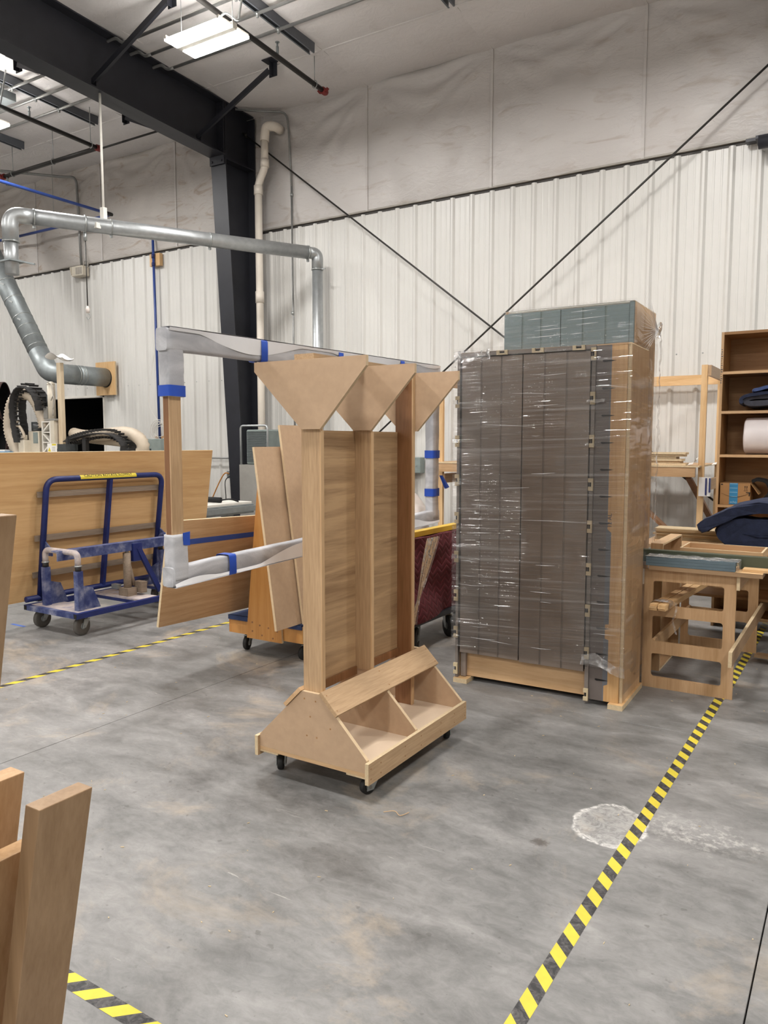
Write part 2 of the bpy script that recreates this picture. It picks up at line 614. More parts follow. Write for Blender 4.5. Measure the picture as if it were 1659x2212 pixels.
def resample(pts, step):
    P = [Vector(p) for p in pts]
    out = [P[0].copy()]
    acc = 0.0
    for a, b in zip(P, P[1:]):
        L = (b - a).length
        d = step - acc
        while d <= L:
            out.append(a + (b - a) * (d / L))
            d += step
        acc = L - (d - step)
    return out

def thing(name, label, cat, loc=(0, 0, 0), group=None, rotz=0.0, local=False):
    o = bpy.data.objects.new(name, None)
    COL.objects.link(o)
    o.empty_display_size = 0.1
    o.location = loc
    o.rotation_euler = (0, 0, rotz)
    o['label'] = label
    o['category'] = cat
    if group:
        o['group'] = group
    ORG[o.name] = Vector((0, 0, 0)) if local else Vector(loc)
    return o

def tag(o, label, cat, group=None):
    o['label'] = label
    o['category'] = cat
    if group:
        o['group'] = group
    return o

def root(name):
    """an Empty that parents a piece of the setting"""
    o = bpy.data.objects.new(name, None)
    COL.objects.link(o)
    o['kind'] = 'structure'
    ORG[o.name] = Vector((0, 0, 0))
    return o

def share(name, me, parent, loc=(0, 0, 0), rotz=0.0):
    o = bpy.data.objects.new(name, me)
    COL.objects.link(o)
    o.location = loc
    o.rotation_euler = (0, 0, rotz)
    o.parent = parent
    ORG[o.name] = Vector(loc)
    return o

def dup(r, loc, label=None):
    """copy of a thing with copies of its parts and their sub-parts"""
    c = r.copy()
    COL.objects.link(c)
    c.location = loc
    if label:
        c['label'] = label
    for ch in list(r.children):
        d = ch.copy()
        COL.objects.link(d)
        d.parent = c
        for g in ch.children:
            e = g.copy()
            COL.objects.link(e)
            e.parent = d
    return c

def lettering(name, text, size, loc, rot, mat, parent, squash=1.0):
    """flat print: letters laid on a surface"""
    cu = bpy.data.curves.new(name, 'FONT')
    cu.body = text
    cu.size = size
    cu.extrude = 0.0004
    cu.align_x = 'CENTER'
    cu.align_y = 'CENTER'
    tmp = bpy.data.objects.new(name, cu)
    COL.objects.link(tmp)
    me = bpy.data.meshes.new_from_object(tmp)
    bpy.data.objects.remove(tmp)
    me.name = name
    me.transform(Matrix.Diagonal((squash, 1, 1, 1)))
    off = ORG.get(parent.name, Vector((0, 0, 0)))
    me.transform(Matrix.Translation(Vector(loc) - off) @ rot.to_4x4())
    me.materials.clear()
    me.materials.append(M[mat])
    o = bpy.data.objects.new(name, me)
    COL.objects.link(o)
    o.parent = parent
    ORG[o.name] = off
    return o

def facing(right, up):
    r, u = Vector(right).normalized(), Vector(up).normalized()
    return Matrix((r, u, r.cross(u))).transposed()

def wheel_parts(parent, x, y, R, wd, ang, ztop, tyre='rubber', hub='hub_grey', swivel=0.03, name='caster', forkmat='zinc'):
    """caster: plate and fork, with its wheel as a sub-part; stands on z = 0"""
    ax = Vector((math.cos(ang), math.sin(ang), 0))
    fw = Vector((-ax.y, ax.x, 0))
    c = Vector((x, y, R))
    piv = c + fw * swivel
    f = MB()
    f.obox((piv.x, piv.y, ztop - 0.004), (0.085, 0.085, 0.008), Matrix.Rotation(ang, 3, 'Z'))
    f.cyl((piv.x, piv.y, ztop - 0.03), (piv.x, piv.y, ztop - 0.006), 0.026)
    for sgn in (-1, 1):
        o = ax * (wd / 2 + 0.006) * sgn
        a, b = c + o, Vector((piv.x, piv.y, ztop - 0.03)) + o
        d = fw * 0.03
        f.prism([a - fw * 0.018 - Vector((0, 0, 0.015)), a + fw * 0.018 - Vector((0, 0, 0.015)), b + d, b - d], ax * 0.004 * sgn)
    b = Vector((piv.x, piv.y, ztop - 0.03))
    f.obox(b, (wd + 0.02, 0.06, 0.006), Matrix.Rotation(ang, 3, 'Z'))
    cs = f.build(name, forkmat, parent)
    wm = MB()
    wm.lathe(c, ax, [(-wd / 2, R * 0.62), (-wd / 2, R * 0.93), (-wd * 0.36, R), (wd * 0.36, R), (wd / 2, R * 0.93), (wd / 2, R * 0.62)], 24, 0)
    wm.lathe(c, ax, [(-wd / 2 - 0.002, R * 0.2), (-wd * 0.42, R * 0.6), (-wd * 0.3, R * 0.64), (wd * 0.3, R * 0.64), (wd * 0.42, R * 0.6), (wd / 2 + 0.002, R * 0.2)], 18, 1)
    wm.cyl(c - ax * (wd / 2 + 0.012), c + ax * (wd / 2 + 0.012), 0.008, 8, 1)
    wm.build('wheel', [tyre, hub], cs)
    return cs

# ================================================================ THE SETTING
WALL_Y = 10.1
def roof_z(y):
    return 6.85 + 0.0417 * (10.1 - y)

# ---- floor: saw-cut concrete slabs, joints recessed
floor = root('floor')
MB().bx(-24.2, 8.2, -14.2, 12.2, -0.3, -0.03).build('slab_bed', 'joint_dark', floor)
xs = [-24.1, -23.118, -19.844, -16.57, -13.296, -10.022, -6.748, -3.474, -0.2, 3.074, 6.348, 8.1]
ys = [-14.1, -12.16, -8.88, -5.6, -2.32, 0.96, 4.24, 7.52, 12.1]
for i in range(len(xs) - 1):
    for j in range(len(ys) - 1):
        g = 0.0022
        if j == 4:                                         # no cut across the open aisle in front of the camera
            continue
        y0 = ys[j] if j != 5 else ys[4]
        y0, y1 = y0, ys[j + 1]
        m = MB()
        x0, x1 = xs[i] + g, xs[i + 1] - g
        m.bx(x0, x1, y0 + g * 0.5, y1 - g * 0.5, -0.05, 0.0, bev=0.0012)
        m.build('slab', 'concrete', floor)

# ---- back wall: ribbed liner panels below, faced insulation above
wall = root('wall_back')
RIB = 0.3048
def liner_profile(wd):
    pts = []
    n = round(wd / RIB)
    for k in range(n):
        a = k * RIB
        pts += [(a - 0.0, -0.028), (a + 0.014, -0.028), (a + 0.042, 0.0)]
        for q in (0.112, 0.2):
            pts += [(a + q - 0.013, 0.0), (a + q - 0.006, -0.0035), (a + q + 0.006, -0.0035), (a + q + 0.013, 0.0)]
        pts += [(a + RIB - 0.042, 0.0), (a + RIB - 0.014, -0.028)]
    pts.append((n * RIB, -0.028))
    return pts
def liner_mesh(name, wd, z0, z1, screws):
    m = MB()
    pr = liner_profile(wd)
    lo = [m.bm.verts.new((x, y, z0)) for x, y in pr]
    hi = [m.bm.verts.new((x, y, z1)) for x, y in pr]
    for i in range(len(pr) - 1):
        m.bm.faces.new((lo[i], lo[i + 1], hi[i + 1], hi[i]))
    me = m.mesh(name, ['liner_white', 'zinc'])
    return me
def screw_row(wd, z):
    m = MB()
    for k in range(round(wd / RIB)):
        m.lathe((k * RIB + 0.062, 0, z), (0, -1, 0), [(0, 0.009), (0.004, 0.009), (0.008, 0.005)], 6)
    return m.mesh('screws', 'zinc')
PW = RIB * 3
full = liner_mesh('liner_panel', PW, 0.0, 5.0, True)
short = liner_mesh('liner_panel', PW, 2.45, 5.0, True)
narrow = liner_mesh('liner_panel', RIB, 0.0, 5.0, True)
narrow_s = liner_mesh('liner_panel', RIB, 2.45, 5.0, True)
srow = screw_row(PW, 2.63)
X_OPEN = -12.757
k = 0
x = X_OPEN
while x < 7.9:
    p = share('liner_panel', full, wall, (x, WALL_Y, 0))
    s = share('screws', srow, p)
    s['kind'] = 'stuff'
    x += PW
x = X_OPEN
for i in range(2):
    x -= PW
    p = share('liner_panel', short, wall, (x, WALL_Y, 0))
    s = share('screws', srow, p)
    s['kind'] = 'stuff'
x -= RIB
share('liner_panel', narrow_s, wall, (x, WALL_Y, 0))
DOOR_X0 = x
while x > -23:
    x -= PW
    p = share('liner_panel', full, wall, (x, WALL_Y, 0))
    s = share('screws', srow, p)
    s['kind'] = 'stuff'

# sagging vinyl sheets between the roof and the liner
def sag_sheet(u, v, seed, wd):
    top = 6.87
    z = 5.03 + (top - 5.03) * v
    edge = min(1, 6 * u * (1 - u))
    belly = 0.10 * (math.sin(PI * u) ** 0.6 if 0 < u < 1 else 0) * (math.sin(PI * min(1, v * 1.06)) ** 0.7 if 0 < v * 1.06 < 1 else 0)
    # swags that hang from the upper corners
    f = 0.0
    for cx in (0.0, 1.0):
        dx, dz = abs(u - cx) * wd, (1 - v) * 1.84
        ang = math.atan2(dz, dx + 1e-4)
        rr = math.hypot(dx, dz)
        f += 0.034 * math.sin(ang * 19 + seed) * math.exp(-rr * 1.1) * min(1, rr * 4)
    swag = 0.045 * math.sin((1 - v) * 34 + 9 * (u - 0.5) ** 2) * math.exp(-(1 - v) * 6) * edge
    n = noise.noise(Vector((u * 3 + seed, v * 2.2, seed))) * 0.03 * edge
    return (u * wd, -(0.025 + belly + n + f * edge + swag), z)
SEAMS = [-6.57 + 2.035 * i for i in range(-8, 8)]
for i, x0 in enumerate(SEAMS[:-1]):
    m = MB()
    m.grid(lambda u, v: Vector(sag_sheet(u, v, i * 2.3, 2.035)) + Vector((x0, WALL_Y, 0)), 36, 44)
    m.build('insulation_sheet', 'vinyl_wall_dirty' if x0 < -9 else 'vinyl_wall', wall)
    MB().bx(x0 - 0.018, x0 + 0.018, WALL_Y - 0.045, WALL_Y - 0.02, 5.04, 6.86).build('seam_strip', 'vinyl_wall', wall)
MB().bx(-24, 8, WALL_Y - 0.040, WALL_Y + 0.05, 5.028, 5.05).build('edge_tape', 'trim_grey', wall)
m = MB()
m.bx(-24, 8, WALL_Y - 0.004, WALL_Y + 0.06, 4.99, 5.03)  # dark strip in the liner's top gap: the girt's shadow put in as colour
m.build('shadow_strip_1', 'shadow_dark')['kind'] = 'structure'

# ---- doorway into the dark room behind the router
door = root('door_1')
m = MB()
m.bx(X_OPEN - 0.04, X_OPEN + 0.005, WALL_Y - 0.04, WALL_Y + 0.12, 0, 2.47)
m.bx(DOOR_X0 - 0.005, DOOR_X0 + 0.04, WALL_Y - 0.04, WALL_Y + 0.12, 0, 2.47)
m.bx(DOOR_X0, X_OPEN, WALL_Y - 0.04, WALL_Y + 0.12, 2.43, 2.475)
m.build('door_frame', 'white_paint', door)
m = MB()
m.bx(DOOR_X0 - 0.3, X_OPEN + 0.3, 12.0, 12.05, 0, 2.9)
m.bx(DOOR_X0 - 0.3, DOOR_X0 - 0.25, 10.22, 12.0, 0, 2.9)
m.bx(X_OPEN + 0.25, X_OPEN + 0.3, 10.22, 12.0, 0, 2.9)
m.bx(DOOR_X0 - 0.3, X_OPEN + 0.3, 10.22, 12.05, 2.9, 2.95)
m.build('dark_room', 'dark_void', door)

# ---- the other walls of the hall, behind the camera
for nm, b in (('wall_left', (-24.2, -24.0, -14, 10.1)), ('wall_right', (8.0, 8.2, -14, 10.1)), ('wall_front', (-24, 8, -14.2, -14.0))):
    m = MB()
    m.bx(b[0], b[1], b[2], b[3], 0, 8.1)
    m.build(nm, 'liner_white')['kind'] = 'structure'

# ---- ceiling: insulation sheets laid over the purlins, each a little slack
ceil = root('ceiling')
ROWS = [10.1, 8.95]
while ROWS[-1] > -14:
    ROWS.append(max(-14.0, ROWS[-1] - 1.524))
def roof_mesh(wd, y0, y1, seed):
    m = MB()
    def fn(u, v):
        y = y0 + (y1 - y0) * v
        s = -0.045 * math.sin(PI * v) * (0.6 + 0.4 * math.sin(PI * u)) if abs(y1 - y0) > 0.3 else 0
        n = noise.noise(Vector((u * 3 + seed, v * 3, seed))) * 0.012 * min(1, 8 * u * (1 - u)) * min(1, 8 * v * (1 - v))
        return Vector((u * wd, y - y0, roof_z(y) - roof_z(y0) + s + n))
    m.grid(fn, 10, 10)
    return m.mesh('roof_sheet', 'vinyl_roof')
for j in range(len(ROWS) - 1):
    vari = [roof_mesh(2.035, ROWS[j], ROWS[j + 1], s * 3.1 + j) for s in range(2)]
    for i, x0 in enumerate(SEAMS[:-1]):
        share('roof_sheet', vari[i % 2], ceil, (x0, ROWS[j], roof_z(ROWS[j])))
lo = SEAMS[0]
for y in ROWS[1:-1]:
    MB().bx(-24, 8, y - 0.02, y + 0.02, roof_z(y) - 0.012, roof_z(y) + 0.01).build('purlin_line', 'vinyl_roof', ceil)
for x0 in SEAMS:
    m = MB()
    m.bar((x0, 10.06, roof_z(10.06) - 0.005), (x0, -14, roof_z(-14) - 0.005), 0.03, 0.012)
    m.build('seam_strip', 'vinyl_roof', ceil)
m = MB()
m.hexa([(-24.2, -14.2, roof_z(-14.2) + 0.15), (8.2, -14.2, roof_z(-14.2) + 0.15), (8.2, 10.3, roof_z(10.3) + 0.15), (-24.2, 10.3, roof_z(10.3) + 0.15),
        (-24.2, -14.2, roof_z(-14.2) + 0.2), (8.2, -14.2, roof_z(-14.2) + 0.2), (8.2, 10.3, roof_z(10.3) + 0.2), (-24.2, 10.3, roof_z(10.3) + 0.2)])
m.build('roof_deck', 'liner_white', ceil)

# ================================================================ STEEL FRAME
def steel_frame(xc, label):
    t = thing('steel_frame', label, 'steel frame', (xc, 9.9, 0), 'portal frames of the hall')
    m = MB()
    yb = lambda z: 9.66 - 0.06 * z            # inner flange leans out with height: the column tapers
    x0, x1 = xc - 0.155, xc + 0.155
    m.hexa([(x0, yb(0), 0), (x1, yb(0), 0), (x1, yb(0) + 0.02, 0), (x0, yb(0) + 0.02, 0), (x0, yb(6.1), 6.1), (x1, yb(6.1), 6.1), (x1, yb(6.1) + 0.02, 6.1), (x0, yb(6.1) + 0.02, 6.1)])
    m.build('column_flange', 'steel_dark', t)
    m = MB()
    m.prism([(xc - 0.006, yb(0) + 0.02, 0), (xc - 0.006, 9.99, 0), (xc - 0.006, 9.99, 6.80), (xc - 0.006, 9.30, 6.82), (xc - 0.006, yb(6.0) + 0.02, 6.0)], (0.012, 0, 0))
    m.bx(xc - 0.155, xc + 0.155, 9.99, 10.01, 0, 6.8)
    m.build('column_web', 'steel_dark', t)
    m = MB()
    rb = lambda y: 6.03 + 0.047 * (9.3 - y)
    yy = -13.9
    m.hexa([(x0, yy, rb(yy)), (x1, yy, rb(yy)), (x1, 9.30, rb(9.3)), (x0, 9.30, rb(9.3)), (x0, yy, rb(yy) + 0.02), (x1, yy, rb(yy) + 0.02), (x1, 9.30, rb(9.3) + 0.02), (x0, 9.30, rb(9.3) + 0.02)])
    m.build('rafter_flange', 'steel_dark', t)
    m = MB()
    m.prism([(xc - 0.006, yy, rb(yy)), (xc - 0.006, 9.28, rb(9.28)), (xc - 0.006, 9.28, roof_z(9.28) - 0.03), (xc - 0.006, yy, roof_z(yy) - 0.03)], (0.012, 0, 0))
    m.hexa([(x0, yy, roof_z(yy) - 0.05), (x1, yy, roof_z(yy) - 0.05), (x1, 9.98, roof_z(9.98) - 0.05), (x0, 9.98, roof_z(9.98) - 0.05), (x0, yy, roof_z(yy) - 0.03), (x1, yy, roof_z(yy) - 0.03), (x1, 9.98, roof_z(9.98) - 0.03), (x0, 9.98, roof_z(9.98) - 0.03)])
    m.build('rafter_web', 'steel_dark', t)
    m = MB()
    for y in (9.27, 9.31):
        m.bx(xc - 0.15, xc + 0.15, y, y + 0.02, 5.9, 6.83)
    m.bx(xc - 0.15, xc + 0.15, 9.33, 9.99, 5.98, 6.0)
    m.build('joint_plate', 'steel_dark', t)
    m = MB()
    for z in (5.95, 6.12, 6.45, 6.75):
        for sx in (-0.1, 0.1):
            m.lathe((xc + sx, 9.27, z), (0, -1, 0), [(0, 0.018), (0.014, 0.018), (0.016, 0.012)], 6, smooth=False)
    m.build('bolts', 'steel_dark', t)['kind'] = 'stuff'
    # flange braces up to brackets on the purlins, both sides
    for sgn in (-1, 1):
        for yb2 in (8.77, 6.9, 4.4, 1.35, -1.7, -4.75, -7.8):
            zc = roof_z(yb2) - 0.12
            zl = rb(yb2) + 0.10
            a = Vector((xc + sgn * 0.10, yb2, zl))
            b = Vector((xc + sgn * 1.50, yb2, zc - 0.02))
            m = MB()
            m.bar(a, b, 0.075, 0.008, up=(0, 1, 0))
            m.bar(a + Vector((0, 0.034, 0.002)), b + Vector((0, 0.034, 0.002)), 0.008, 0.07, up=(0, 1, 0))
            br = m.build('flange_brace', 'steel_dark', t)
            m = MB()
            cx = xc + sgn * 1.54
            m.bx(cx - 0.07, cx + 0.07, yb2 + 0.05, yb2 + 0.06, zc - 0.10, zc + 0.09)
            m.bx(cx - 0.09, cx + 0.09, yb2 - 0.09, yb2 + 0.06, zc + 0.08, zc + 0.09)
            m.bx(cx - 0.004, cx + 0.004, yb2 - 0.03, yb2 + 0.05, zc - 0.10, zc + 0.08)
            m.build('brace_bracket', 'steel_dark', br)
            m = MB()
            m.bx(xc + sgn * 0.09 - 0.05, xc + sgn * 0.09 + 0.05, yb2 + 0.03, yb2 + 0.04, zl - 0.08, zl + 0.05)
            m.build('brace_clip', 'steel_dark', br)
    return t
steel_frame(-8.875, 'dark charcoal steel frame whose tapered column stands by the white downpipe')
f2 = steel_frame(0.27, 'dark steel frame at the right edge of the photo, only its strut end showing')
del f2['group']
m = MB()
m.cyl((-1.17, 9.84, 4.90), (0.2, 9.84, 4.90), 0.075, 16)
m.build('strut', 'steel_dark', f2)
m = MB()
m.bx(-1.32, -1.05, 9.95, 10.06, 4.965, 5.0)
m.bx(-1.20, -1.10, 9.80, 10.06, 4.93, 4.965)
m.build('strut_bracket', 'steel_dark', f2)

# cross-bracing rods
def brace_rod(a, b, label):
    t = thing('brace_rod', label, 'steel rod', a)
    a, b = Vector(a), Vector(b)
    MB().cyl(a, b, 0.013, 10).build('rod', 'steel_rod', t)
    d = (b - a).normalized()
    m = MB()
    m.lathe(a + d * 0.05, d, [(0, 0.03), (0.03, 0.03), (0.05, 0.018)], 6, smooth=False)
    m.lathe(b - d * 0.1, d, [(0, 0.03), (0.03, 0.03), (0.05, 0.018)], 6, smooth=False)
    m.build('end_nut', 'steel_rod', t)
brace_rod((-8.86, 9.88, 6.57), (-0.43, 9.88, 0.02), 'dark bracing rod running down to the right from the charcoal column top')
brace_rod((0.26, 9.82, 6.78), (-8.33, 9.82, 0.02), 'dark bracing rod rising to the upper right corner of the wall')

# ================================================================ CEILING SERVICES
def fixture(x, y, label):
    z = 6.15
    t = thing('high_bay_light', label, 'ceiling light', (x, y, z), 'high bay lights of the hall')
    m = MB()
    m.bx(x - 0.435, x + 0.435, y - 0.035, y + 0.035, z + 0.0, z + 0.07)
    m.bx(x - 0.15, x + 0.15, y - 0.05, y + 0.05, z + 0.07, z + 0.13)
    for sx in (-0.41, 0.41):
        m.bx(x + sx - 0.012, x + sx + 0.012, y - 0.245, y + 0.245, z + 0.01, z + 0.05)
    m.build('housing', 'white_paint', t)
    for sy in (-1, 1):
        m = MB()
        m.bx(x - 0.43, x + 0.43, y + sy * 0.143 - 0.098, y + sy * 0.143 + 0.098, z - 0.006, z + 0.02)
        m.build('led_panel', 'led', t)
    m = MB()
    for sx in (-0.4, 0.4):
        m.cyl((x + sx, y, z + 0.07), (x + sx, y, roof_z(y) - 0.02), 0.004, 6)
    m.build('hanging_chain', 'zinc', t)
    m = MB()
    m.tube(smooth_path([(x + 0.1, y, z + 0.13), (x + 0.28, y + 0.02, z + 0.22), (x + 0.42, y + 0.05, z + 0.12), (x + 0.40, y + 0.12, z + 0.24), (x + 0.45, y + 0.2, roof_z(y) - 0.08)], 5), 0.012, 8)
    m.build('power_cable', 'zinc', t)
    la = bpy.data.lights.new('led_lamp', 'AREA')
    la.shape = 'RECTANGLE'
    la.size = 0.92
    la.size_y = 0.5
    la.energy = LAMP_WATTS
    la.color = LAMP_COLOR
    lo = bpy.data.objects.new('led_lamp', la)
    COL.objects.link(lo)
    lo.location = (x, y, z - 0.012)
    return t
for i, (x, y) in enumerate(LAMP_GRID):
    if (x, y) == (-6.63, 6.80):
        fixture(x, y, 'glowing two-panel high bay light hanging above the charcoal rafter')
    elif (x, y) == (-11.25, 6.80):
        fixture(x, y, 'high bay light at the left edge of the photo, only a glint of it showing')
    else:
        fixture(x, y, 'high bay light of the hall outside the photo')

# strut channels that run down the roof slope
for xx, y0, lab in ((-6.57, 3.0, 'grey strut channel on the ceiling to the right of the glowing light'), (-11.02, 3.0, 'grey strut channel on the ceiling left of the rafter, above a red-capped pipe'),
                (-13.04, 3.0, 'grey strut channel on the ceiling nearest the left edge'), (-4.47, 3.0, 'grey strut channel end on the ceiling at the top edge of the photo')):
    t = thing('strut_channel', lab, 'strut channel', (xx, 8.7, roof_z(8.7)), 'strut channels under the roof')
    m = MB()
    a, b = Vector((xx, y0, roof_z(y0) - 0.085)), Vector((xx, 8.72, roof_z(8.72) - 0.085))
    for dx in (-0.042, 0.042):
        m.bar(a + Vector((dx, 0, 0)), b + Vector((dx, 0, 0)), 0.006, 0.13)
    m.bar(a + Vector((0, 0, 0.062)), b + Vector((0, 0, 0.062)), 0.09, 0.006)
    for dx in (-0.034, 0.034):
        m.bar(a + Vector((dx, 0, -0.062)), b + Vector((dx, 0, -0.062)), 0.018, 0.005)
    m.build('channel', 'strut_grey', t)
    m = MB()
    for yy in (4.2, 5.8, 7.2, 8.4):
        m.cyl((xx, yy, roof_z(yy) - 0.03), (xx, yy, roof_z(yy)), 0.006, 6)
    m.build('hanger_rods', 'zinc', t)

def pipe_hanger(t, x, y, z, axis, parent=None):
    m = MB()
    ring = []
    for k in range(16):
        a = 2 * PI * k / 16
        p = Vector((math.cos(a) * 0.042, 0, math.sin(a) * 0.05)) if axis == 'y' else Vector((0, math.cos(a) * 0.042, math.sin(a) * 0.05))
        ring.append(Vector((x, y, z)) + p)
    m.tube(ring, 0.006, 6, closed=True)
    m.cyl((x, y, z + 0.05), (x, y, roof_z(y) - 0.01), 0.006, 6)
    m.build('pipe_hanger', 'zinc', t)

def red_cap(t, p, d):
    m = MB()
    d = Vector(d)
    m.lathe(p, d, [(-0.05, 0.044), (-0.045, 0.05), (0.03, 0.05), (0.06, 0.036), (0.062, 0.01)], 16)
    s = d.cross(Vector((0, 0, 1)))
    for q in (-1, 1):
        m.bar(Vector(p) + s * 0.05 * q + Vector((0, 0, -0.02)) - d * 0.02, Vector(p) + s * 0.085 * q + Vector((0, 0, 0.02)) - d * 0.02, 0.03, 0.03)
    m.build('end_cap', 'red_paint', t)

def upright_head(t, p, up=1):
    m = MB()
    p = Vector(p)
    m.cyl(p, p + Vector((0, 0, 0.10 * up)), 0.018, 10)
    m.cyl(p + Vector((0, 0, 0.10 * up)), p + Vector((0, 0, 0.15 * up)), 0.012, 8)
    m.lathe(p + Vector((0, 0, 0.15 * up)), (0, 0, up), [(0, 0.03), (0.006, 0.03), (0.01, 0.02)], 10)
    m.build('sprinkler_head', 'galv_dull', t)

t = thing('sprinkler_pipe', 'dark sprinkler pipe ending in a red cap right of the glowing light', 'sprinkler pipe', (-6.74, 9.2, 6.5), 'sprinkler pipes')
MB().cyl((-6.74, 2.5, 6.85), (-6.74, 9.20, 6.50), 0.033, 14).build('pipe', 'pipe_black', t)
red_cap(t, (-6.74, 9.22, 6.498), (0, 1, 0))
pipe_hanger(t, -6.74, 9.0, 6.51, 'y')
upright_head(t, (-6.74, 8.2, 6.58))

t = thing('sprinkler_pipe', 'dark sprinkler pipe that turns at a red coupling, left of the rafter', 'sprinkler pipe', (-10.8, 8.5, 6.3), 'sprinkler pipes')
MB().cyl((-10.80, 2.5, 6.52), (-10.80, 8.55, 6.305), 0.033, 14).build('pipe', 'pipe_black', t)
MB().cyl((-10.80, 8.55, 6.305), (-13.36, 8.55, 6.305), 0.033, 14).build('branch_pipe', 'pipe_black', t)
red_cap(t, (-10.80, 8.57, 6.305), (0, 1, 0))
red_cap(t, (-13.40, 8.55, 6.305), (-1, 0, 0))
pipe_hanger(t, -10.80, 8.42, 6.31, 'y')
pipe_hanger(t, -11.95, 8.55, 6.305, 'x')
pipe_hanger(t, -13.1, 8.55, 6.305, 'x')
upright_head(t, (-10.80, 7.35, 6.36))
upright_head(t, (-13.28, 8.55, 6.29), -1)

t = thing('sprinkler_branch', 'thin dark rod pipe crossing behind the red-capped sprinkler pipe', 'sprinkler pipe', (-11, 9.3, 6.4))
MB().cyl((-16.5, 8.95, 6.50), (-8.90, 8.95, 6.50), 0.016, 10).build('pipe', 'pipe_black', t)
pipe_hanger(t, -9.6, 8.95, 6.50, 'x')
pipe_hanger(t, -14.5, 8.95, 6.50, 'x')

# electrical conduits under the roof, along the wall
for yy, lab in ((7.24, 'grey conduit under the roof, nearest the camera of the three'), (7.62, 'grey conduit under the roof, middle one of the three'), (8.02, 'grey conduit under the roof, nearest the wall of the three')):
    t = thing('ceiling_conduit', lab, 'conduit', (-8, yy, roof_z(yy)), 'conduits under the roof')
    z = roof_z(yy) - 0.17
    m = MB()
    for a, b in ((-16.0, -9.3), (-8.45, 2.0)):
        m.cyl((a, yy, z), (b, yy, z), 0.021, 10)
    m.tube(round_path([(-9.3, yy, z), (-9.15, yy, z), (-9.05, yy, z + 0.10), (-8.7, yy, z + 0.10), (-8.58, yy, z), (-8.45, yy, z)], 0.06, 4), 0.021, 10)
    m.build('conduit_tube', 'conduit', t)
    for xx in (-14.9, -13.04, -11.02, -6.57, -4.47):
        m = MB()
        m.lathe((xx, yy, z), (1, 0, 0), [(-0.02, 0.028), (0.02, 0.028)], 10)
        m.bx(xx - 0.015, xx + 0.015, yy - 0.012, yy + 0.012, z - 0.05, z - 0.02)
        m.build('strap', 'zinc', t)

t = thing('junction_box', 'grey junction box on the ceiling conduit at the far upper left', 'junction box', (-11.25, 7.25, 6.7))
m = MB()
m.bx(-11.48, -11.12, 7.10, 7.36, 6.66, 6.78, bev=0.004)
m.build('box', 'galv_dull', t)
m = MB()
m.cyl((-11.3, 7.24, 6.78), (-11.3, 7.24, 6.97), 0.01, 8)
m.build('hanger_rods', 'zinc', t)

# ================================================================ PIPES ON THE WALL
t = thing('downpipe', 'cream plastic downpipe with offset elbows beside the charcoal column', 'pipe', (-8.45, 9.75, 0))
z = 9.75
top = round_path([(-8.15, 9.97, 6.50), (-8.15, 9.82, 6.52), (-8.30, 9.78, 6.53), (-8.31, 9.76, 6.30)], 0.10, 6)
m = MB()
m.tube(top, 0.072, 18)
m.build('elbow', 'pvc', t)
m = MB()
m.cyl((-8.31, 9.76, 6.32), (-8.31, 9.76, 6.0), 0.060, 18)
m.tube(round_path([(-8.31, 9.76, 6.0), (-8.31, 9.76, 5.90), (-8.45, 9.76, 5.66), (-8.45, 9.76, 5.5)], 0.10, 6), 0.060, 18)
m.cyl((-8.45, 9.76, 5.55), (-8.45, 9.76, 0.0), 0.060, 18)
m.build('pipe', 'pvc', t)
m = MB()
for a, b in ((6.02, 5.90), (5.64, 5.50), (3.98, 3.80), (1.2, 1.05)):
    xx = -8.31 if a > 5.7 else -8.45
    m.cyl((xx, 9.76, a), (xx, 9.76, b), 0.071, 18)
m.build('coupling', 'pvc', t)

t = thing('wall_conduit', 'thin grey conduit on the wall right of the cream downpipe', 'conduit', (-7.95, 9.98, 0))
m = MB()
m.tube(round_path([(-8.72, 9.55, 6.80), (-8.30, 9.85, 6.78), (-8.02, 9.97, 6.76), (-7.98, 9.97, 6.4), (-7.94, 9.97, 5.6)], 0.14, 6), 0.016, 10)
m.cyl((-7.94, 9.97, 5.6), (-7.94, 10.0, 0.05), 0.016, 10)
m.build('conduit_tube', 'conduit', t)
m = MB()
for zz in (5.45, 3.6, 1.6):
    m.cyl((-7.94, 9.972, zz), (-7.94, 9.972, zz + 0.05), 0.024, 10)
m.build('coupling', 'zinc', t)

t = thing('wall_conduit', 'grey conduit dropping from the roof to the small wall lamp at far left', 'conduit', (-13.2, 9.98, 5))
m = MB()
m.tube(round_path([(-14.6, 8.7, 6.72), (-13.5, 9.9, 6.70), (-13.2, 9.93, 6.66), (-13.18, 9.94, 5.9), (-13.17, 9.96, 4.98)], 0.2, 6), 0.024, 10)
m.build('conduit_tube', 'conduit', t)

t = thing('emergency_lamp', 'small white emergency lamp box at the top edge of the ribbed wall', 'lamp', (-13.26, 10.0, 4.88))
m = MB()
m.bx(-13.42, -13.08, 9.91, 10.07, 4.79, 4.98, bev=0.01)
m.build('case', 'cream_metal', t)
m = MB()
for k in range(4):
    m.bx(-13.28 + k * 0.05, -13.25 + k * 0.05, 9.902, 9.915, 4.82, 4.95)
m.build('grille', 'trim_grey', t)
m = MB()
m.hexa([(-13.50, 9.93, 4.97), (-13.42, 9.90, 4.82), (-13.42, 9.98, 4.82), (-13.50, 10.0, 4.97), (-13.47, 9.93, 4.99), (-13.40, 9.90, 4.84), (-13.40, 9.98, 4.84), (-13.47, 10.0, 4.99)])
m.build('lamp_head', 'cream_metal', t)
m = MB()
m.tube(smooth_path([(-13.12, 9.97, 4.98), (-13.08, 9.97, 5.06), (-13.0, 9.98, 5.02), (-13.02, 9.98, 4.93)], 5), 0.012, 8)
m.build('cable', 'trim_grey', t)

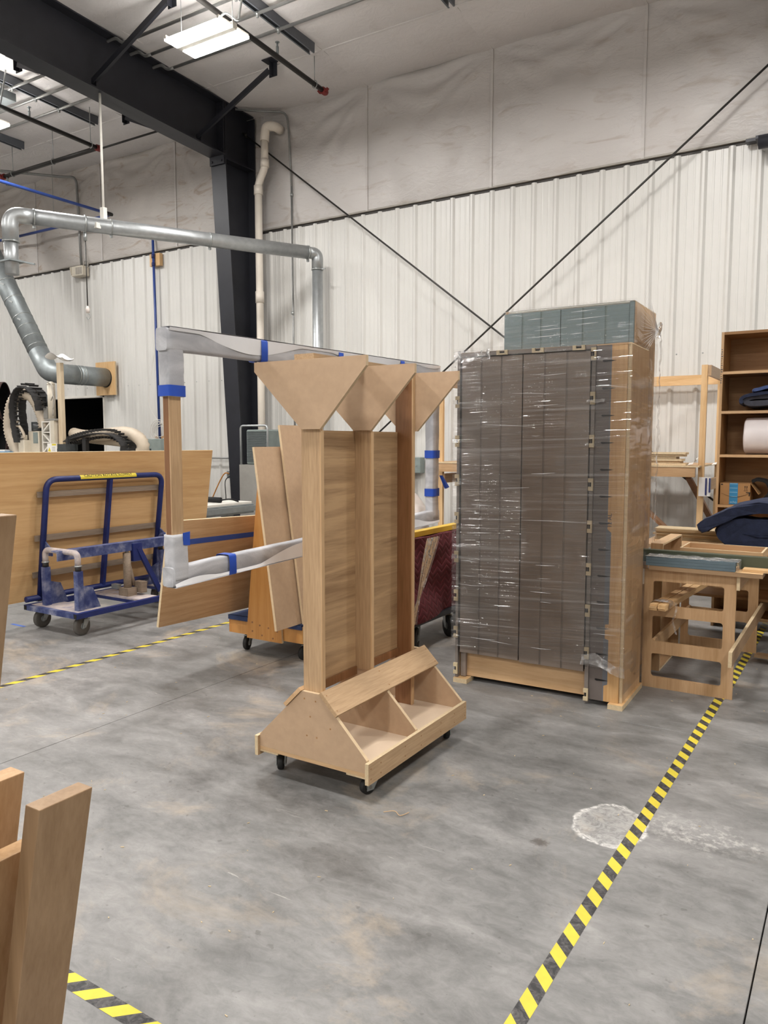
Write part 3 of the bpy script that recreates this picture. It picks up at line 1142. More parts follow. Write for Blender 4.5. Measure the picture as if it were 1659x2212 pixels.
# blue compressed-air pipes
t = thing('air_pipe', 'overhead blue air pipe that turns a corner behind the silver duct', 'air pipe', (-11.83, 9.6, 5.67))
m = MB()
m.tube(round_path([(-11.83, 3.0, 5.67), (-11.83, 9.62, 5.67), (-17.5, 9.62, 5.67)], 0.05, 4), 0.026, 12)
m.build('pipe', 'air_blue', t)
m = MB()
m.lathe((-11.83, 9.50, 5.67), (0, 1, 0), [(-0.06, 0.036), (0.1, 0.036), (0.14, 0.028)], 12)
m.build('elbow', 'pipe_black', t)
m = MB()
for yy in (7.0, 4.5):
    m.cyl((-11.83, yy, 5.69), (-11.83, yy, roof_z(yy)), 0.005, 6)
for xx in (-13.5, -16):
    m.cyl((xx, 9.62, 5.69), (xx, 9.62, roof_z(9.62)), 0.005, 6)
m.build('hanger_rods', 'zinc', t)

t = thing('air_pipe', 'vertical blue air pipe down the ribbed wall at left', 'air pipe', (-11.1, 9.96, 0))
m = MB()
m.cyl((-11.15, 9.965, 5.45), (-11.12, 9.985, 1.45), 0.024, 12)
m.build('pipe', 'air_blue', t)
m = MB()
m.cyl((-11.15, 9.967, 4.95), (-11.15, 9.967, 4.88), 0.032, 12)
m.cyl((-11.15, 9.968, 4.80), (-11.15, 9.968, 4.74), 0.032, 12)
m.build('coupling', 'cart_blue', t)
t = tag(MB().bx(-11.28, -11.02, 9.995, 10.075, 4.75, 4.97, bev=0.003).build('wood_block', 'pine_z'), 'small wood block behind the blue pipe at the top of the ribbed wall', 'wood block', 'pipe blocks')
t = tag(MB().bx(-11.26, -10.98, 9.995, 10.075, 1.40, 1.66, bev=0.003).build('wood_block', 'birch_z'), 'brown wood block under the coiled white cable at the blue pipe foot', 'wood block', 'pipe blocks')
t = thing('coiled_cable', 'coil of thin white cable hung at the foot of the blue pipe', 'cable', (-11.05, 9.95, 1.75))
m = MB()
random.seed(3)
for k in range(7):
    r = 0.16 + random.uniform(-0.04, 0.06)
    cx, cz = -11.08 + random.uniform(-0.05, 0.08), 1.74 + random.uniform(-0.04, 0.05)
    m.tube([Vector((cx + r * 1.1 * math.cos(2 * PI * j / 28), 9.945 - 0.008 * k, cz + r * math.sin(2 * PI * j / 28))) for j in range(28)], 0.005, 6, closed=True)
m.tube(smooth_path([(-11.0, 9.93, 1.85), (-11.35, 9.95, 2.3), (-11.2, 9.98, 3.2), (-11.12, 9.97, 3.6)], 6), 0.004, 6)
m.tube(smooth_path([(-11.05, 9.93, 1.6), (-11.12, 9.92, 1.35), (-11.0, 9.92, 1.1)], 6), 0.005, 6)
m.build('cable', 'white_paint', t)

# low conduit, outlet and cords left of the column
t = thing('outlet_conduit', 'grey conduit and outlet box low on the wall left of the column', 'conduit', (-9.5, 10.0, 1.2))
m = MB()
m.cyl((-12.0, 9.99, 1.27), (-9.36, 9.99, 1.27), 0.014, 10)
m.cyl((-9.36, 9.99, 1.27), (-9.36, 9.99, 1.0), 0.014, 10)
m.build('conduit_tube', 'conduit', t)
m = MB()
m.bx(-9.43, -9.29, 9.95, 10.07, 0.92, 1.05, bev=0.006)
m.build('outlet_box', 'galv_dull', t)
t = tag(MB().tube(smooth_path([(-9.36, 9.94, 1.0), (-9.46, 9.9, 0.98), (-9.62, 9.8, 0.6), (-9.8, 9.7, 0.1), (-10.1, 9.6, 0.012)], 6), 0.011, 8).build('power_cord', 'cord_orange'), 'orange power cord hanging from the outlet left of the column', 'cord', 'power cords')
t = tag(MB().tube(smooth_path([(-9.34, 9.94, 0.96), (-9.42, 9.9, 0.86), (-9.38, 9.86, 0.5), (-9.5, 9.8, 0.1), (-9.7, 9.75, 0.012)], 6), 0.008, 8).build('power_cord', 'rubber'), 'black power cord hanging from the outlet left of the column', 'cord', 'power cords')

t = thing('breaker_box', 'grey electrical switch box on the wall seen between rack and wrapped frame', 'electrical box', (-5.65, 10.0, 1.2))
MB().bx(-5.86, -5.55, 9.93, 10.07, 1.09, 1.325, bev=0.008).build('case', 'panel_grey', t)
m = MB()
m.lathe((-5.62, 9.93, 1.2), (0, -1, 0), [(0, 0.012), (0.008, 0.012)], 8)
m.build('latch', 'zinc', t)
m = MB()
m.cyl((-5.72, 10.02, 1.09), (-5.72, 10.02, 0.03), 0.02, 10)
m.build('conduit_tube', 'conduit', t)

# ================================================================ SILVER DUCT
def clamp_ring(m, c, d, r, w=0.02):
    m.lathe(c, d, [(-w / 2, r + 0.001), (-w / 2, r + 0.006), (w / 2, r + 0.006), (w / 2, r + 0.001)], 24)
t = thing('metal_duct', 'long silver metal duct running to the wall with an elbow and drop', 'duct', (-8.88, 6.98, 4.5))
P0, P1 = Vector((-9.22, 6.28, 4.433)), Vector((-7.36, 9.62, 4.433))
dd = (P1 - P0).normalized()
ZD = 4.433
m = MB()
m.cyl(P0, P1, 0.098, 24)
m.build('duct_run', 'galvanised', t)
elb = round_path([P1, P1 + dd * 0.16, P1 + dd * 0.16 + Vector((0.0, 0, -0.24))], 0.2, 9)
E1 = P1 + dd * 0.16
m = MB()
m.tube(elb, 0.088, 24)
m.build('elbow', 'galvanised', t)
m = MB()
m.cyl((E1.x, E1.y, ZD - 0.24), (E1.x, E1.y, 0.9), 0.083, 24)
m.build('duct_drop', 'galvanised', t)
elb2 = round_path([P0, P0 - dd * 0.28, P0 - dd * 0.28 + Vector((0, 0, -0.34))], 0.26, 9)
m = MB()
m.tube(elb2, 0.098, 24)
m.build('elbow', 'galvanised', t)
E2 = P0 - dd * 0.28
m = MB()
m.cyl(E2 + Vector((0, 0, -0.3)), E2 + Vector((0, 0, -0.75)), 0.085, 24)
m.build('gate_pipe', 'galvanised', t)
m = MB()
m.bx(E2.x - 0.11, E2.x + 0.13, E2.y - 0.11, E2.y + 0.11, ZD - 0.60, ZD - 0.58)
m.bar(E2 + Vector((0.12, 0.08, -0.59)), E2 + Vector((0.24, 0.16, -0.62)), 0.04, 0.02)
m.build('blast_gate', 'galv_dull', t)
for c in (P0, P0 + dd * 0.95, P0 + dd * 2.3, P1):
    m = MB()
    clamp_ring(m, c, dd, 0.098)
    m.bx(c.x - 0.015, c.x + 0.015, c.y - 0.015, c.y + 0.015, c.z - 0.14, c.z - 0.10)
    m.build('clamp', 'zinc', t)
m = MB()
clamp_ring(m, Vector((E1.x, E1.y, ZD - 0.24)), (0, 0, 1), 0.088)
m.bx(E1.x + 0.08, E1.x + 0.15, E1.y - 0.01, E1.y + 0.01, ZD - 0.25, ZD - 0.23)
m.build('clamp', 'zinc', t)
m = MB()
clamp_ring(m, E2 + Vector((0, 0, -0.34)), (0, 0, 1), 0.098)
m.build('clamp', 'zinc', t)
H = P0 + dd * 0.81 + Vector((0, 0, 0))
H = Vector((-8.80, 7.03, ZD))
m = MB()
m.cyl(H + Vector((0, 0, 0.2)), (-8.80, 7.03, 6.14), 0.016, 10)
m.bx(H.x - 0.035, H.x + 0.035, H.y - 0.03, H.y + 0.03, ZD + 0.09, ZD + 0.24)
m.bx(H.x - 0.012, H.x + 0.05, H.y - 0.16, H.y - 0.09, ZD - 0.06, ZD + 0.01)
m.build('hanger', 'white_paint', t)

t = thing('hook_chain', 'thin chain with a pink weight and hook hanging from the silver duct', 'chain', (-8.95, 6.78, 4.3))
m = MB()
c0 = Vector((-8.92, 6.82, ZD))
m.tube([c0 + dd.cross(Vector((0, 0, 1))) * 0.106 * math.cos(a) + Vector((0, 0, 0.106 * math.sin(a))) for a in [2 * PI * i / 20 for i in range(20)]], 0.012, 6, closed=True)
m.cyl(c0 + Vector((0, 0, -0.11)), c0 + Vector((0, 0, -0.22)), 0.022, 8)
m.build('strap', 'zinc', t)
m = MB()
m.cyl(c0 + Vector((0, 0, -0.22)), c0 + Vector((0, 0, -1.08)), 0.007, 6)
m.build('chain', 'steel_rod', t)
m = MB()
m.lathe(c0 + Vector((0, 0, -1.16)), (0, 0, 1), [(0, 0.022), (0.05, 0.026), (0.09, 0.012)], 10)
m.build('weight', 'bag_white', t)
m = MB()
m.tube([c0 + Vector((0.035 * math.sin(a) + 0.01, 0, -1.21 - 0.035 * math.cos(a))) for a in [PI * (1.0 - 1.5 * i / 12) for i in range(13)]], 0.005, 6)
m.build('hook', 'zinc', t)

# big grey dust pipe in ringed segments
t = thing('dust_pipe', 'thick grey dust pipe in ringed segments bending down to the wall plate', 'duct', (-13.2, 9.3, 3.0))
R = 0.18
W1, W2 = Vector((-12.61, 9.98, 2.80)), Vector((-12.61, 9.30, 2.80))
W0 = Vector((-14.95, 8.85, 6.0))
K1 = Vector((-13.5, 8.85, 3.05))
path = round_path([W0, Vector((-13.55, 9.0, 3.0)), Vector((-13.1, 9.1, 2.8)), W2], 0.35, 6)
A, B = W0, Vector((-12.98, 8.85, 3.16))
d = (B - A).normalized()
m = MB()
m.cyl(A, B, R, 28)
m.build('pipe', 'galv_dull', t)
m = MB()
m.tube(round_path([B - d * 0.05, Vector((-12.74, 8.85, 2.84)), Vector((-12.61, 8.95, 2.80)), W2 + Vector((0, 0.05, 0))], 0.3, 7), R * 1.01, 28)
m.build('elbow', 'galv_dull', t)
m = MB()
m.cyl(W2, W1, R, 28)
m.build('pipe', 'galv_dull', t)
L = (B - A).length
e = (W1 - W2).normalized()
for q, dq, wq in ([(A + d * (L * s + 0.35), d, 0.018) for s in (0.30, 0.42, 0.54, 0.66)] + [(A + d * (L * s), d, 0.012) for s in (0.2, 0.83, 0.9, 0.96)] + [(W2 + e * s, e, 0.014) for s in (0.02, 0.09, 0.16)]):
    m = MB()
    clamp_ring(m, q, dq, R, wq)
    if wq == 0.018:
        m.bar(q + Vector((0.10, -0.17, -0.02)), q + Vector((0.16, -0.14, -0.05)), 0.03, 0.03)
    m.build('clamp', 'zinc', t)

t = thing('pipe_plate', 'square plywood plate on the wall where the grey dust pipe ends', 'plywood plate', (-12.6, 10.04, 2.8))
MB().bx(-12.90, -12.33, 10.0, 10.03, 2.46, 3.10, edge='y').build('plate', ['pine_z', 'ply_edge'], t)
m = MB()
for a in range(24):
    pass
m.lathe((-12.61, 9.99, 2.79), (0, 1, 0), [(-0.005, 0.182), (0.012, 0.182)], 28)
m.build('gasket', 'gap_black', t)

# ================================================================ DISPLAY RACK (middle of the floor)
t = thing('display_rack', 'wooden rolling display rack with three triangular top boards and sloped bins', 'rack', (-2.04, 3.1, 0))
prof = [(-2.336, .135), (-1.740, .135), (-1.740, .192), (-1.987, .440), (-2.087, .440), (-2.336, .192)]
for y in (2.655, 3.078, 3.560):
    MB().prism([(x, y, z) for x, z in prof], (0, 0.018, 0), 0, 1).build('end_panel', ['mdf', 'mdf_edge'], t)
for y in (2.655, 3.560):
    MB().bx(-2.336, -1.740, y, y + 0.018, 0.117, 0.1345, edge='y').build('bottom_rail', ['maple_x', 'ply_edge'], t)
MB().bx(-2.336, -1.740, 2.674, 3.559, 0.135, 0.150).build('bin_floor', 'mdf_pale', t)
for x0, x1 in ((-1.739, -1.721), (-2.355, -2.337)):
    MB().bx(x0, x1, 2.640, 3.588, 0.092, 0.186, edge='x', bev=0).build('fascia_board', ['oak_y', 'ply_edge'], t)
for s in (1, -1):
    cx = -2.037
    a, b = (cx + s * 0.050, .4425), (cx + s * 0.138, .3545)
    n = (s * 0.0127, 0.0127)
    pts = [(a[0], 2.648, a[1]), (b[0], 2.648, b[1]), (b[0] + n[0], 2.648, b[1] + n[1]), (a[0] + n[0], 2.648, a[1] + n[1])]
    MB().prism(pts, (0, 0.938, 0), 0).build('lid_board', 'oak_y' if s > 0 else 'maple_y', t)
for y, mt, ztop in ((2.675, 'oak_z', 1.902), (3.075, 'oak_z', 1.902), (3.472, 'brown_z', 1.902)):
    zlo = 0.4405 if y == 3.075 else 0.151
    p = MB().bx(-2.090, -1.992, y, y + 0.022, zlo, ztop).build('post', mt, t)
    MB().bx(-1.992, -1.985, y - 0.0005, y + 0.022, zlo, 1.60 if y < 3.4 else ztop).build('post_edge', 'maple_z', p)
for y0, y1 in ((2.698, 3.074), (3.098, 3.471)):
    MB().bx(-2.088, -2.078, y0, y1, 0.452, 1.602, edge='x').build('back_panel', ['figured_y', 'ply_edge'], t)
    MB().bx(-2.090, -2.070, y0, y1, 0.412, 0.4515).build('rail', 'brown_z', t)
flag = [(-2.338, 1.862), (-2.075, 1.605), (-1.975, 1.605), (-1.739, 1.862), (-1.739, 1.904), (-2.338, 1.904)]
for y in (2.655, 3.055, 3.4955):
    MB().prism([(x, y, z) for x, z in flag], (0, 0.018, 0), 0, 1).build('top_board', ['mdf', 'mdf_edge'], t)
MB().bx(-2.115, -2.010, 2.662, 3.508, 1.9045, 1.928).build('top_rail', 'oak_y', t)
for y in (3.080, 3.476):
    MB().cyl((-2.09, y + 0.01, 0.972 + (y - 3.08) * 0.03), (-2.455, y + 0.01, 0.974 + (y - 3.08) * 0.03), 0.011, 12).build('peg', 'birch_x', t)
m = MB()
for x, z in ((-2.072, .408), (-2.01, .405), (-2.04, .33), (-2.06, .24), (-2.005, .24), (-1.93, .295)):
    m.lathe((x, 2.655, z), (0, -1, 0), [(0, .0042), (0.0008, .0042)], 8)
for y in (2.66, 2.74, 2.95, 3.1, 3.3, 3.45, 3.57):
    for z in (0.115, 0.16):
        m.lathe((-1.721, y, z), (1, 0, 0), [(0, .0036), (0.0008, .0036)], 8)
for y in (2.665, 3.1, 3.57):
    for q in (0.2, 0.85):
        m.lathe((-1.9743 + 0.088 * q, y, .4552 - 0.088 * q), (1, 0, 1), [(0, .0036), (0.0008, .0036)], 8)
m.build('screw_heads', 'shelf_z', t)
for i, (x, y, a) in enumerate(((-2.285, 2.745, 0.5), (-1.795, 2.745, -0.35), (-2.285, 3.5, 0.2), (-1.795, 3.5, 0.7))):
    c = MB().bx(x - 0.053, x + 0.053, y - 0.088, y + 0.07, 0.108, 0.1345, edge='z').build('caster_block', ['ply_edge', 'ply_edge'], t)
    wheel_parts(c, x, y, 0.037, 0.026, a, 0.108, swivel=0.022)

# ================================================================ FOAM WRAPPED FRAME hung on the rack's far side
t = thing('wrapped_frame', 'large open wooden frame sleeved in white foam with blue tape bands', 'frame', (-2.41, 3.3, 1.0))
FX = -2.41
def zb(y): return 0.985 + (y - 3.08) * 0.030
def ztp(y): return 2.005 + (y - 3.08) * 0.015
Y0, Y1 = 2.205, 4.50
def rail(yA, yB, zA, zB, h, w2=0.020):
    m = MB()
    m.hexa([(FX - w2, yA, zA), (FX + w2, yA, zA), (FX + w2, yB, zB), (FX - w2, yB, zB), (FX - w2, yA, zA + h), (FX + w2, yA, zA + h), (FX + w2, yB, zB + h), (FX - w2, yB, zB + h)])
    return m
core = 0.058
m = MB()
m.bx(FX - 0.018, FX + 0.018, Y0, Y0 + core, zb(Y0) + 0.01, ztp(Y0) - 0.01)
m.bx(FX - 0.018, FX + 0.0185, Y0 - 0.004, Y0 + 0.004, zb(Y0) + 0.02, ztp(Y0) - 0.02)
m.build('stile', 'oak_z', t)
MB().bx(FX - 0.018, FX + 0.018, Y1 - core, Y1, zb(Y1) + 0.01, ztp(Y1) - 0.01).build('stile', 'oak_z', t)
rail(Y0 + core, Y1 - core, ztp(Y0 + core) - 0.07, ztp(Y1 - core) - 0.07, 0.058, 0.018).build('top_rail', 'oak_y', t)
rail(Y0 + core, Y1 - core, zb(Y0 + core) + 0.01, zb(Y1 - core) + 0.01, 0.058, 0.018).build('bottom_rail', 'oak_y', t)
def sleeve(name, pts, hw, hh, seed, axis):
    """soft foam sleeve round a rail: rounded box section with a wavy surface"""
    m = MB()
    P = [Vector(p) for p in pts]
    sec = []
    for k in range(16):
        a = 2 * PI * k / 16
        ca, sa = math.cos(a), math.sin(a)
        sec.append((math.copysign(abs(ca) ** 0.28, ca), math.copysign(abs(sa) ** 0.28, sa)))
    rings = []
    for i, p in enumerate(P):
        s = i / (len(P) - 1)
        g = 1 + 0.05 * noise.noise(Vector((s * 7 + seed, seed, 0)))
        ring = []
        for u, v in sec:
            o = Vector((u * hw * g, 0, v * hh * g)) if axis == 'y' else Vector((u * hw * g, v * hh * g, 0))
            q = p + o
            q += noise.noise_vector(q * 6 + Vector((seed, 0, 0))) * 0.003
            ring.append(m.bm.verts.new(q))
        rings.append(ring)
    for A, B in zip(rings, rings[1:]):
        for k in range(16):
            f = m.bm.faces.new((A[k], A[(k + 1) % 16], B[(k + 1) % 16], B[k]))
            f.smooth = True
    m.bm.faces.new(rings[0])
    m.bm.faces.new(rings[-1])
    return m.build(name, 'foam', t)
def line(a, b, n):
    a, b = Vector(a), Vector(b)
    return [a + (b - a) * (i / n) for i in range(n + 1)]
yc0, yc1 = Y0 + core / 2, Y1 - core / 2
sleeve('foam_sleeve', line((FX, Y0 - 0.022, ztp(Y0) - 0.030), (FX, Y1 + 0.02, ztp(Y1) - 0.034), 60), 0.032, 0.046, 1.0, 'y')
sleeve('foam_sleeve', line((FX, Y0 - 0.018, zb(Y0) + 0.036), (FX, Y1 + 0.02, zb(Y1) + 0.036), 60), 0.030, 0.040, 5.0, 'y')
sleeve('foam_sleeve', line((FX, yc0, 1.735), (FX, yc0, ztp(Y0) - 0.03), 16), 0.031, 0.044, 8.0, 'z')
sleeve('foam_sleeve', line((FX, yc0, zb(Y0) + 0.02), (FX, yc0, 1.170), 14), 0.031, 0.042, 11.0, 'z')
sleeve('foam_sleeve', line((FX, yc1, zb(Y1) + 0.02), (FX, yc1, ztp(Y1) - 0.03), 40), 0.031, 0.044, 14.0, 'z')
def band(c, axis, hw, hh, wd):
    m = MB()
    sec = [(math.copysign(abs(math.cos(2 * PI * k / 16)) ** 0.28, math.cos(2 * PI * k / 16)), math.copysign(abs(math.sin(2 * PI * k / 16)) ** 0.28, math.sin(2 * PI * k / 16))) for k in range(16)]
    rings = []
    for s in (-1, 1):
        ring = []
        for u, v in sec:
            q = Vector(c) + (Vector((u * hw, s * wd / 2, v * hh)) if axis == 'y' else Vector((u * hw, v * hh, s * wd / 2)))
            ring.append(m.bm.verts.new(q))
        rings.append(ring)
    for k in range(16):
        f = m.bm.faces.new((rings[0][k], rings[0][(k + 1) % 16], rings[1][(k + 1) % 16], rings[1][k]))
        f.smooth = True
    m.noisy(0.0012, 20, 2)
    m.build('tape_band', 'tape_blue', t)
for y in (2.765, 3.38, 4.02):
    band((FX, y, ztp(y) - 0.032), 'y', 0.0415, 0.0525, 0.045)
for y in (2.53, 4.12):
    band((FX, y, zb(y) + 0.036), 'y', 0.0415, 0.0475, 0.045)
band((FX, yc0, 1.757), 'z', 0.0355, 0.0485, 0.045)
for z in (1.47, 1.22):
    band((FX, yc1, z), 'z', 0.0355, 0.0485, 0.05)
m = MB()
m.hexa([(FX + 0.032, yc0 + 0.012, 1.125), (FX + 0.034, yc0 + 0.045, 1.12), (FX + 0.036, yc0 + 0.045, 1.12), (FX + 0.034, yc0 + 0.012, 1.125),
        (FX + 0.032, yc0 + 0.010, 1.175), (FX + 0.034, yc0 + 0.047, 1.178), (FX + 0.036, yc0 + 0.047, 1.178), (FX + 0.034, yc0 + 0.010, 1.175)])
m.build('tape_flap', 'tape_blue', t)
m = MB()
m.hexa([(FX + 0.03, yc1 + 0.045, 1.33), (FX + 0.045, yc1 + 0.05, 1.33), (FX + 0.047, yc1 + 0.06, 1.33), (FX + 0.03, yc1 + 0.055, 1.33),
        (FX + 0.05, yc1 + 0.085, 1.24), (FX + 0.065, yc1 + 0.09, 1.25), (FX + 0.067, yc1 + 0.12, 1.25), (FX + 0.05, yc1 + 0.115, 1.24)])
m.build('tape_flap', 'tape_blue', t)

# loose upper and lower edges of the foam, folded back white over the sleeve
def flap_line(name, zfun, up, ya, yb, seed):
    m = MB()
    def fn(u, v):
        y = ya + (yb - ya) * u
        w_ = 0.012 + 0.052 * max(0.0, 0.45 + 0.75 * math.sin(u * 15 + seed) * (1 - .3 * u)) * min(1, 9 * u, 9 * (1 - u))
        z0 = zfun(y)
        o = 0.0345 + 0.004 * (1 - v) + 0.002 * math.sin(u * 40)
        return Vector((FX + o, y, z0 + (-w_ * v if up else w_ * v)))
    m.grid(fn, 70, 4)
    m.grid(lambda u, v: Vector((FX + 0.0385 - 0.060 * v, fn(u, 0).y, fn(u, 0).z + (0.004 if up else -0.004))), 70, 2)
    m.build(name, 'foam_white', t)
flap_line('foam_flap', lambda y: ztp(y) + 0.016, True, Y0 - 0.01, Y1 + 0.01, 4.6)
flap_line('foam_flap', lambda y: zb(y) - 0.004, False, Y0 - 0.01, Y1 + 0.01, 2.2)
MB().bx(FX - 0.016, FX + 0.012, Y0 - 0.0045, Y0 - 0.0005, 1.165, 1.745).build('dark_edge', 'brown_z', t)

# ================================================================ A-FRAME CART and the sheets on it
t = thing('panel_cart', 'orange plywood A-frame cart with blue carpet ledges behind the display rack', 'cart', (-3.59, 4.8, 0))
CX0, CX1, CY0, CY1 = -3.935, -3.245, 4.15, 5.45
for y in (CY0, CY1 - 0.02):
    MB().bx(CX0, CX1, y, y + 0.02, 0.150, 0.272, edge='y').build('end_board', ['orange_z', 'ply_edge'], t)
for x in (CX0, CX1 - 0.02):
    MB().bx(x, x + 0.02, CY0 + 0.02, CY1 - 0.02, 0.150, 0.272).build('side_board', 'orange_z', t)
MB().bx(CX0 + 0.02, CX1 - 0.02, CY0 + 0.02, CY1 - 0.02, 0.235, 0.258).build('deck', 'orange_z', t)
for x0, x1 in ((CX0 + 0.004, -3.742), (-3.43, CX1 - 0.004)):
    m = MB()
    m.bx(x0, x1, CY0 - 0.012, CY1 - 0.01, 0.2725, 0.283)
    m.bx(x0, x1, CY0 - 0.014, CY0 - 0.002, 0.25, 0.283)
    m.build('carpet_strip', 'carpet_blue', t)
for y in (CY0 - 0.020, CY1 - 0.04):
    MB().prism([(-3.745, y, 0.135), (-3.418, y, 0.135), (-3.425, y, 0.27), (-3.560, y, 1.46), (-3.600, y, 1.46), (-3.735, y, 0.27)], (0, 0.018, 0), 0, 1).build('a_panel', ['orange_z', 'ply_edge'], t)
for s in (1, -1):
    a, b = (-3.58 + s * 0.155, 0.26), (-3.58 + s * 0.022, 1.45)
    m = MB()
    m.prism([(a[0], CY0 + 0.0, a[1]), (b[0], CY0 + 0.0, b[1]), (b[0] - s * 0.015, CY0 + 0.0, b[1]), (a[0] - s * 0.015, CY0 + 0.0, a[1])], (0, 1.24, 0))
    m.build('lean_board', 'orange_z', t)
m = MB()
for x, z in ((-3.69, .255), (-3.62, .24), (-3.54, .23), (-3.46, .215), (-3.69, .19), (-3.60, .17), (-3.50, .16)):
    m.lathe((x, CY0 - 0.020, z), (0, -1, 0), [(0, .007), (0.002, .007)], 8)
m.build('screw_heads', 'brown_z', t)
for i, (x, y, a) in enumerate(((-3.86, 4.26, 0.3), (-3.32, 4.26, -0.2), (-3.86, 5.33, 0.1), (-3.32, 5.33, 0.4))):
    c = MB().bx(x - 0.06, x + 0.06, y - 0.06, y + 0.06, 0.134, 0.235).build('caster_block', 'pine_x', t)
    wheel_parts(c, x, y, 0.052, 0.03, a, 0.134, swivel=0.025)

def leaning(name, label, cat, bx0, tx1, y0, y1, z0, z1, th, mats, group=None, dz=0.0):
    """sheet parallel to Y that leans from (bx0, z0) to (tx1, z1)"""
    m = MB()
    d = Vector((tx1 - bx0, 0, z1 - z0)).normalized()
    n = Vector((d.z, 0, -d.x)) * th
    p = [Vector((bx0, y0, z0)), Vector((bx0, y1, z0 + dz)), Vector((tx1, y1, z1 + dz)), Vector((tx1, y0, z1))]
    q = [v + n for v in p]
    m.hexa([p[0], q[0], q[1], p[1], p[3], q[3], q[2], p[2]], 0, 'x')
    return tag(m.build(name, mats), label, cat, group)
leaning('mdf_sheet', 'shorter brown MDF sheet leaning on the orange cart, partly behind the taller one', 'board', -3.300, -3.4757, 3.915, 4.26, 0.2835, 1.515, 0.018, ['mdf', 'mdf_edge'], 'MDF sheets on the cart')
leaning('mdf_sheet', 'taller brown MDF sheet leaning on the orange cart, overlapping the shorter one', 'board', -3.268, -3.465, 4.170, 4.67, 0.2835, 1.665, 0.018, ['mdf', 'mdf_edge'], 'MDF sheets on the cart')
ts = thing('plywood_sheet', 'plywood sheet with a strip of blue tape, leaning on the orange cart', 'board', (-3.9, 3.44, 0.283))
m = MB()
A0, A1, B0, B1 = Vector((-3.91, 3.44, 0.335)), Vector((-3.91, 5.02, 0.283)), Vector((-3.785, 3.44, 1.045)), Vector((-3.785, 5.02, 0.99))
n = Vector((0.018, 0, -0.003))
m.hexa([A0, A0 + n, A1 + n, A1, B0, B0 + n, B1 + n, B1], 0, 'x')
m.build('sheet', ['birch_y', 'ply_edge'], ts)
m = MB()
def on(u, v, o): return A0 + (A1 - A0) * u + (B0 - A0) * v + n * (1 + o)
m.hexa([on(0, .76, 0.02), on(0, .76, .06), on(1, .79, .06), on(1, .79, .02), on(0, .813, .02), on(0, .813, .06), on(1, .84, .06), on(1, .84, .02)])
m.hexa([on(-0.0015, .76, -1), on(-0.0015, .76, .02), on(0, .76, .02), on(0, .76, -1), on(-0.0015, .813, -1), on(-0.0015, .813, .02), on(0, .813, .02), on(0, .813, -1)])
m.build('tape_strip', 'tape_blue_dull', ts)

# ================================================================ BLUE TILT CART with its big sheet
t = thing('tilt_cart', 'blue steel tilting panel cart with hydraulic ram on four casters', 'cart', (-5.5, 4.5, 0))
BX0, BX1, BY0, BY1 = -5.88, -5.21, 3.77, 5.22
RZ0, RZ1 = 0.158, 0.200
def boxtube(name, a, b, wd, mat='cart_blue', parent=None, th=None, up=(0, 0, 1)):
    return MB().bar(a, b, wd, th or wd, up).build(name, mat, parent or t)
zc = (RZ0 + RZ1) / 2
boxtube('base_rail', (BX1, BY0, zc), (BX1, BY1, zc), 0.042)
boxtube('base_rail', (BX0 + 0.02, BY0, zc), (BX0 + 0.02, BY1, zc), 0.042)
for y in (BY0 + 0.02, BY1 - 0.02):
    boxtube('base_rail', (BX0 + 0.04, y, zc), (BX1 - 0.021, y, zc), 0.042, 'cart_blue_worn')
for y0, y1 in ((BY0 + 0.041, BY0 + 0.26), (4.42, 4.62), (BY1 - 0.26, BY1 - 0.041)):
    m = MB()
    m.bx(BX0 + 0.041, BX1 - 0.021, y0, y1, RZ1 - 0.014, RZ1 + 0.001)
    pl = m.build('deck_plate', 'cart_dusty', t)
    MB().bx(BX0 + 0.041, BX1 - 0.021, y0 - 0.0, y0 + 0.006, RZ0, RZ1 - 0.014).build('plate_lip', 'cart_blue', pl)
m = MB()
for y in (BY0 - 0.001, ):
    m.bx(BX1 - 0.016, BX1 + 0.016, y - 0.001, y + 0.001, RZ0 + 0.004, RZ1 - 0.004)
    m.bx(BX0 + 0.004, BX0 + 0.036, y - 0.001, y + 0.001, RZ0 + 0.004, RZ1 - 0.004)
m.build('tube_end', 'gap_black', t)
# upright loops at both ends
for y, nm in ((BY0 + 0.10, 0), (BY1 - 0.12, 1)):
    xa, xb = -5.71, -5.29
    for x in (xa, xb):
        p = MB().bar((x, y, RZ1), (x, y, 0.52), 0.052, 0.052).build('upright', 'cart_blue_worn', t)
        m = MB()
        m.cyl((x, y, 0.52), (x, y, 0.56), 0.024, 14, 0)
        m.lathe((x, y, 0.555), (0, 0, 1), [(0, 0.03), (0.012, 0.03)], 14, 1)
        m.build('collar', ['pipe_black', 'zinc'], p)
        g = MB().prism([(x - 0.005, y + 0.026, RZ1 + 0.001), (x - 0.005, y + 0.20, RZ1 + 0.001), (x - 0.005, y + 0.13, 0.37), (x - 0.005, y + 0.026, 0.40)] if nm == 0 else
                       [(x - 0.005, y - 0.026, RZ1 + 0.001), (x - 0.005, y - 0.17, RZ1 + 0.001), (x - 0.005, y - 0.12, 0.37), (x - 0.005, y - 0.026, 0.40)], (0.010, 0, 0)).build('gusset', 'cart_blue_worn', p)
    m = MB()
    m.tube(round_path([(xa, y, 0.56), (xa, y, 0.665), (xb, y, 0.665), (xb, y, 0.56)], 0.085, 7), 0.024, 14)
    m.build('top_loop', 'cart_dusty' if nm == 0 else 'cart_blue_worn', t)
# cross channel carried by the loops
m = MB()
m.bx(-5.46, -5.45, 3.80, 5.16, 0.595, 0.675)
m.bx(-5.53, -5.46, 3.80, 5.16, 0.665, 0.675)
m.build('cross_channel', 'cart_blue_worn', t)
